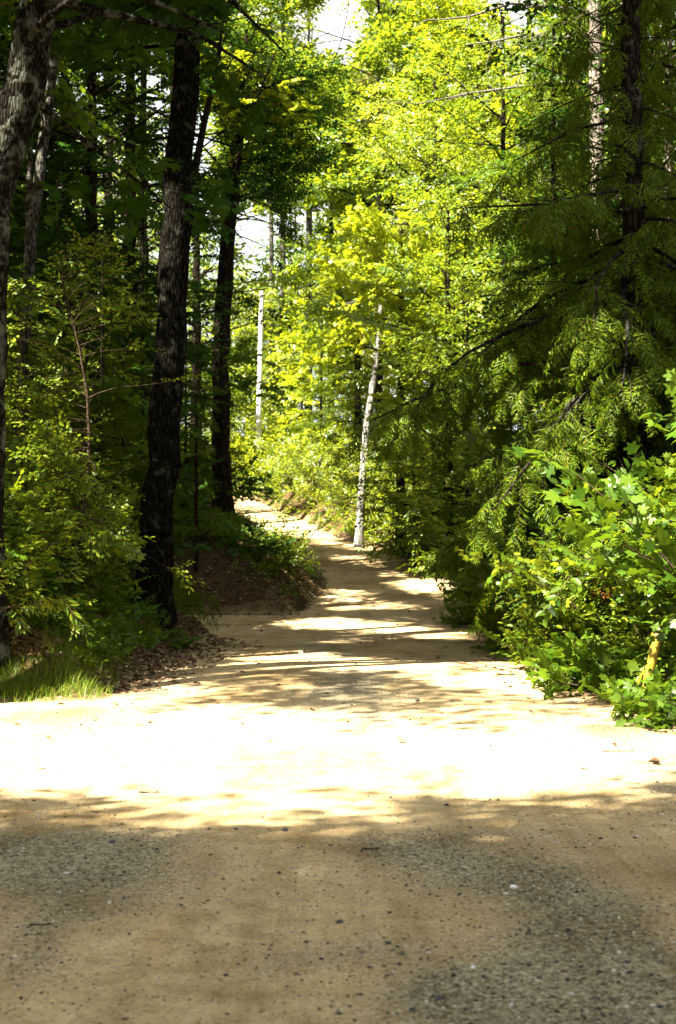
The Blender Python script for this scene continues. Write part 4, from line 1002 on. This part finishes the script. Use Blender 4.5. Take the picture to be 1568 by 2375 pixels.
mb = MB()
P = scatter(9000, -8, 6, 44.5, 76, .12, 5)
for k, tm in enumerate(SPRAY['oval'] + SPRAY['maple'][:3]):
    Q = P[k::8]; A = rng.uniform(0, 6.28, len(Q)); D = np.stack([np.cos(A), np.sin(A), rng.uniform(.1, 1.3, len(Q))], 1)
    mb.batch(tm, Q, frames(D, np.array([0, 0, 1.]) + rng.normal(0, .3, (len(Q), 3))), rng.uniform(.5, 1.3, len(Q)))
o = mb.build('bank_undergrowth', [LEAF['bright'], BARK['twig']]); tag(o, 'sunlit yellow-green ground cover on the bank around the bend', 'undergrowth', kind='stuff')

def stone_mat(name, stops):
    m, n, l, out = new_mat(name); g = N(n, 'ShaderNodeNewGeometry')
    r = ramp(n, stops); l.new(g.outputs['Random Per Island'], r.inputs[0])
    n1 = noise(n, l, g.outputs['Position'], 60, 4, .6)
    c = mixc(n, l, .5, r.outputs[0], ramp_link(n, l, n1), 'MULTIPLY')
    b = N(n, 'ShaderNodeBsdfDiffuse'); l.new(c, b.inputs[0]); l.new(b.outputs[0], out.inputs[0]); return m
def ramp_link(n, l, n1):
    r = ramp(n, [(.3, (.5, .5, .5)), (.7, (1.2, 1.2, 1.2))]); l.new(n1.outputs[0], r.inputs[0]); return r.outputs[0]
STONE = stone_mat('gravel_stone', [(0, (.03, .032, .034)), (.35, (.06, .058, .05)), (.6, (.13, .11, .075)), (.75, (.26, .20, .13)), (.93, (.34, .30, .24)), (1, (.55, .52, .46))])
DARKSTONE = stone_mat('dark_stone', [(0, (.04, .042, .045)), (1, (.09, .09, .085))])
WHITESTONE = stone_mat('white_stone', [(0, (.62, .60, .56)), (1, (.7, .68, .63))])
def stone(rg):
    t = (1 + 5 ** .5) / 2
    V = nrm(np.array([(-1, t, 0), (1, t, 0), (-1, -t, 0), (1, -t, 0), (0, -1, t), (0, 1, t), (0, -1, -t), (0, 1, -t), (t, 0, -1), (t, 0, 1), (-t, 0, -1), (-t, 0, 1)], float))
    Fc = np.array([(0, 11, 5), (0, 5, 1), (0, 1, 7), (0, 7, 10), (0, 10, 11), (1, 5, 9), (5, 11, 4), (11, 10, 2), (10, 7, 6), (7, 1, 8), (3, 9, 4), (3, 4, 2), (3, 2, 6), (3, 6, 8), (3, 8, 9), (4, 9, 5), (2, 4, 11), (6, 2, 10), (8, 6, 7), (9, 8, 1)])
    return V * rg.uniform(.7, 1.15, (12, 1)) * rg.uniform([.8, .6, .4], [1.2, 1.0, .7]), [(Fc, 0)]
mb = MB()
n0 = 130000
v = rng.uniform(0, 1, n0); y = 3.6 + (24 - 3.6) * v ** 2.2; x = rng.uniform(-.27, .27, n0) * (y + 1.0)
patch = .05 + .95 * stony(x, y)
k = (rng.random(n0) < patch * np.where(y > 9, .5, 1)) & (road_sd(x, y) < .3)
x, y = x[k], y[k]; sz = np.clip(rng.lognormal(-5.5, .5, len(x)), .0016, .016)
P = np.stack([x, y, ground(x, y) + sz * .15 + .005], 1)
for j in range(8):
    Q = P[j::8]; A = rng.uniform(0, 6.28, len(Q)); D = np.stack([np.cos(A), np.sin(A), np.zeros(len(Q))], 1)
    mb.batch(stone(rng), Q, frames(D, np.array([0, 0, 1.]) + rng.normal(0, .2, (len(Q), 3))), sz[j::8])
P = scatter(5200, -4, 2.6, 7.5, 21, -9, -.1, lambda x, y, s: .25 + .75 * np.maximum(stony(x, y), np.exp(s / .5)))
sz = np.clip(rng.lognormal(-4.9, .4, len(P)), .004, .02)
for j in range(6):
    Q = P[j::6]; A = rng.uniform(0, 6.28, len(Q)); D = np.stack([np.cos(A), np.sin(A), np.zeros(len(Q))], 1)
    mb.batch(stone(rng), Q + [0, 0, .006], frames(D, np.array([0, 0, 1.]) + rng.normal(0, .2, (len(Q), 3))), sz[j::6])
o = mb.build('gravel', STONE); tag(o, 'loose gravel and grit scattered over the sandy dirt road', 'gravel', kind='stuff')

# single stones, twigs and leaves one can point at on the near road
def road_pt(u, v):
    y = 6.0
    for _ in range(25):
        g0 = float(ground(X(u, y), y)) + .006; y = (CAM_H - g0) * F / (v - VH)
    return np.array([X(u, y), y, g0])
def lone_stone(u, v, r, label, mt, seed):
    rg = np.random.default_rng(seed); p = road_pt(u, v); mb = MB()
    V, Fc = stone(rg)
    # one subdivision with roundness
    f = Fc[0][0]; ed = {}; Vs = list(V); nf = []
    def mid(a, b_):
        key = (min(a, b_), max(a, b_))
        if key not in ed: ed[key] = len(Vs); Vs.append((V[a] + V[b_]) / 2 * 1.1 + rg.normal(0, .03, 3))
        return ed[key]
    for a, b_, c in f:
        ab, bc, ca = mid(a, b_), mid(b_, c), mid(c, a); nf += [(a, ab, ca), (ab, b_, bc), (ca, bc, c), (ab, bc, ca)]
    mb.add(np.array(Vs) * r + p + [0, 0, r * .25], nf)
    tag(mb.build('stone', mt, None, p, True), label, 'stone')
lone_stone(1190, 2055, .022, 'white stone on the gravelly right half of the near road', WHITESTONE, 1)
lone_stone(787, 2136, .019, 'dark bluish stone alone on the sand in the middle of the near road', DARKSTONE, 2)
lone_stone(662, 1924, .021, 'small dark stone at the lower rim of the sunlit patch', DARKSTONE, 3)
lone_stone(1020, 2310, .018, 'dark stone at the bottom edge right of the middle', DARKSTONE, 4)
lone_stone(262, 1952, .022, 'dark stone on the shaded gravel at the left', DARKSTONE, 5)
lone_stone(968, 1625, .035, 'dark stone on the shaded strip beyond the sunlit patch', DARKSTONE, 6)
lone_stone(1095, 2240, .013, 'small white pebble low on the right half of the road', WHITESTONE, 7)
lone_stone(955, 2337, .016, 'dark pebble left of the bottom edge stone on the near road', DARKSTONE, 8)
def lone_twig(u, v, L, a, label, seed, r=.004):
    rg = np.random.default_rng(seed); p = road_pt(u, v); mb = MB()
    t = np.linspace(-.5, .5, 7)
    pts = p + np.stack([t * L * math.cos(a), t * L * math.sin(a), np.full(7, r * 1.3)], 1) + rg.normal(0, L * .015, (7, 3)) * [1, 1, .2]
    mb.tube(pts, np.linspace(r, r * .4, 7), 6); mb.tube([pts[4], pts[4] + np.array([.25 * L * math.cos(a + .6), .25 * L * math.sin(a + .6), r])], [r * .6, r * .3], 5)
    tag(mb.build('twig', BARK['twig'], None, p, True), label, 'twig')
lone_twig(860, 1968, .10, .1, 'short dark twig lying below the sunlit patch', 1, .005)
lone_twig(100, 2142, .10, .05, 'thin twig on the shaded gravel at the left', 2)
lone_twig(1440, 1742, .30, .0, 'long thin stick at the right road edge near the grass', 3, .005)
lone_twig(350, 1838, .14, -.1, 'brown stick on the left of the sunlit patch', 4, .006)
def lone_leaf(u, v, s, label, seed):
    rg = np.random.default_rng(seed); p = road_pt(u, v); mb = MB()
    mb.batch(MAPLE, (p + [0, 0, .02])[None], frames(np.array([[rg.normal(), rg.normal(), .3]]), np.array([[rg.normal(0, .4), rg.normal(0, .4), 1.]])), np.array([s]))
    tag(mb.build('fallen_leaf', LEAF['litter'], None, p), label, 'leaf')
lone_leaf(925, 1722, .085, 'curled brown leaf in the middle of the sunlit patch', 1)
lone_leaf(90, 1780, .07, 'dry leaf at the left end of the sunlit patch', 2)
lone_leaf(1342, 1780, .06, 'small dry leaf at the right end of the sunlit patch', 3)
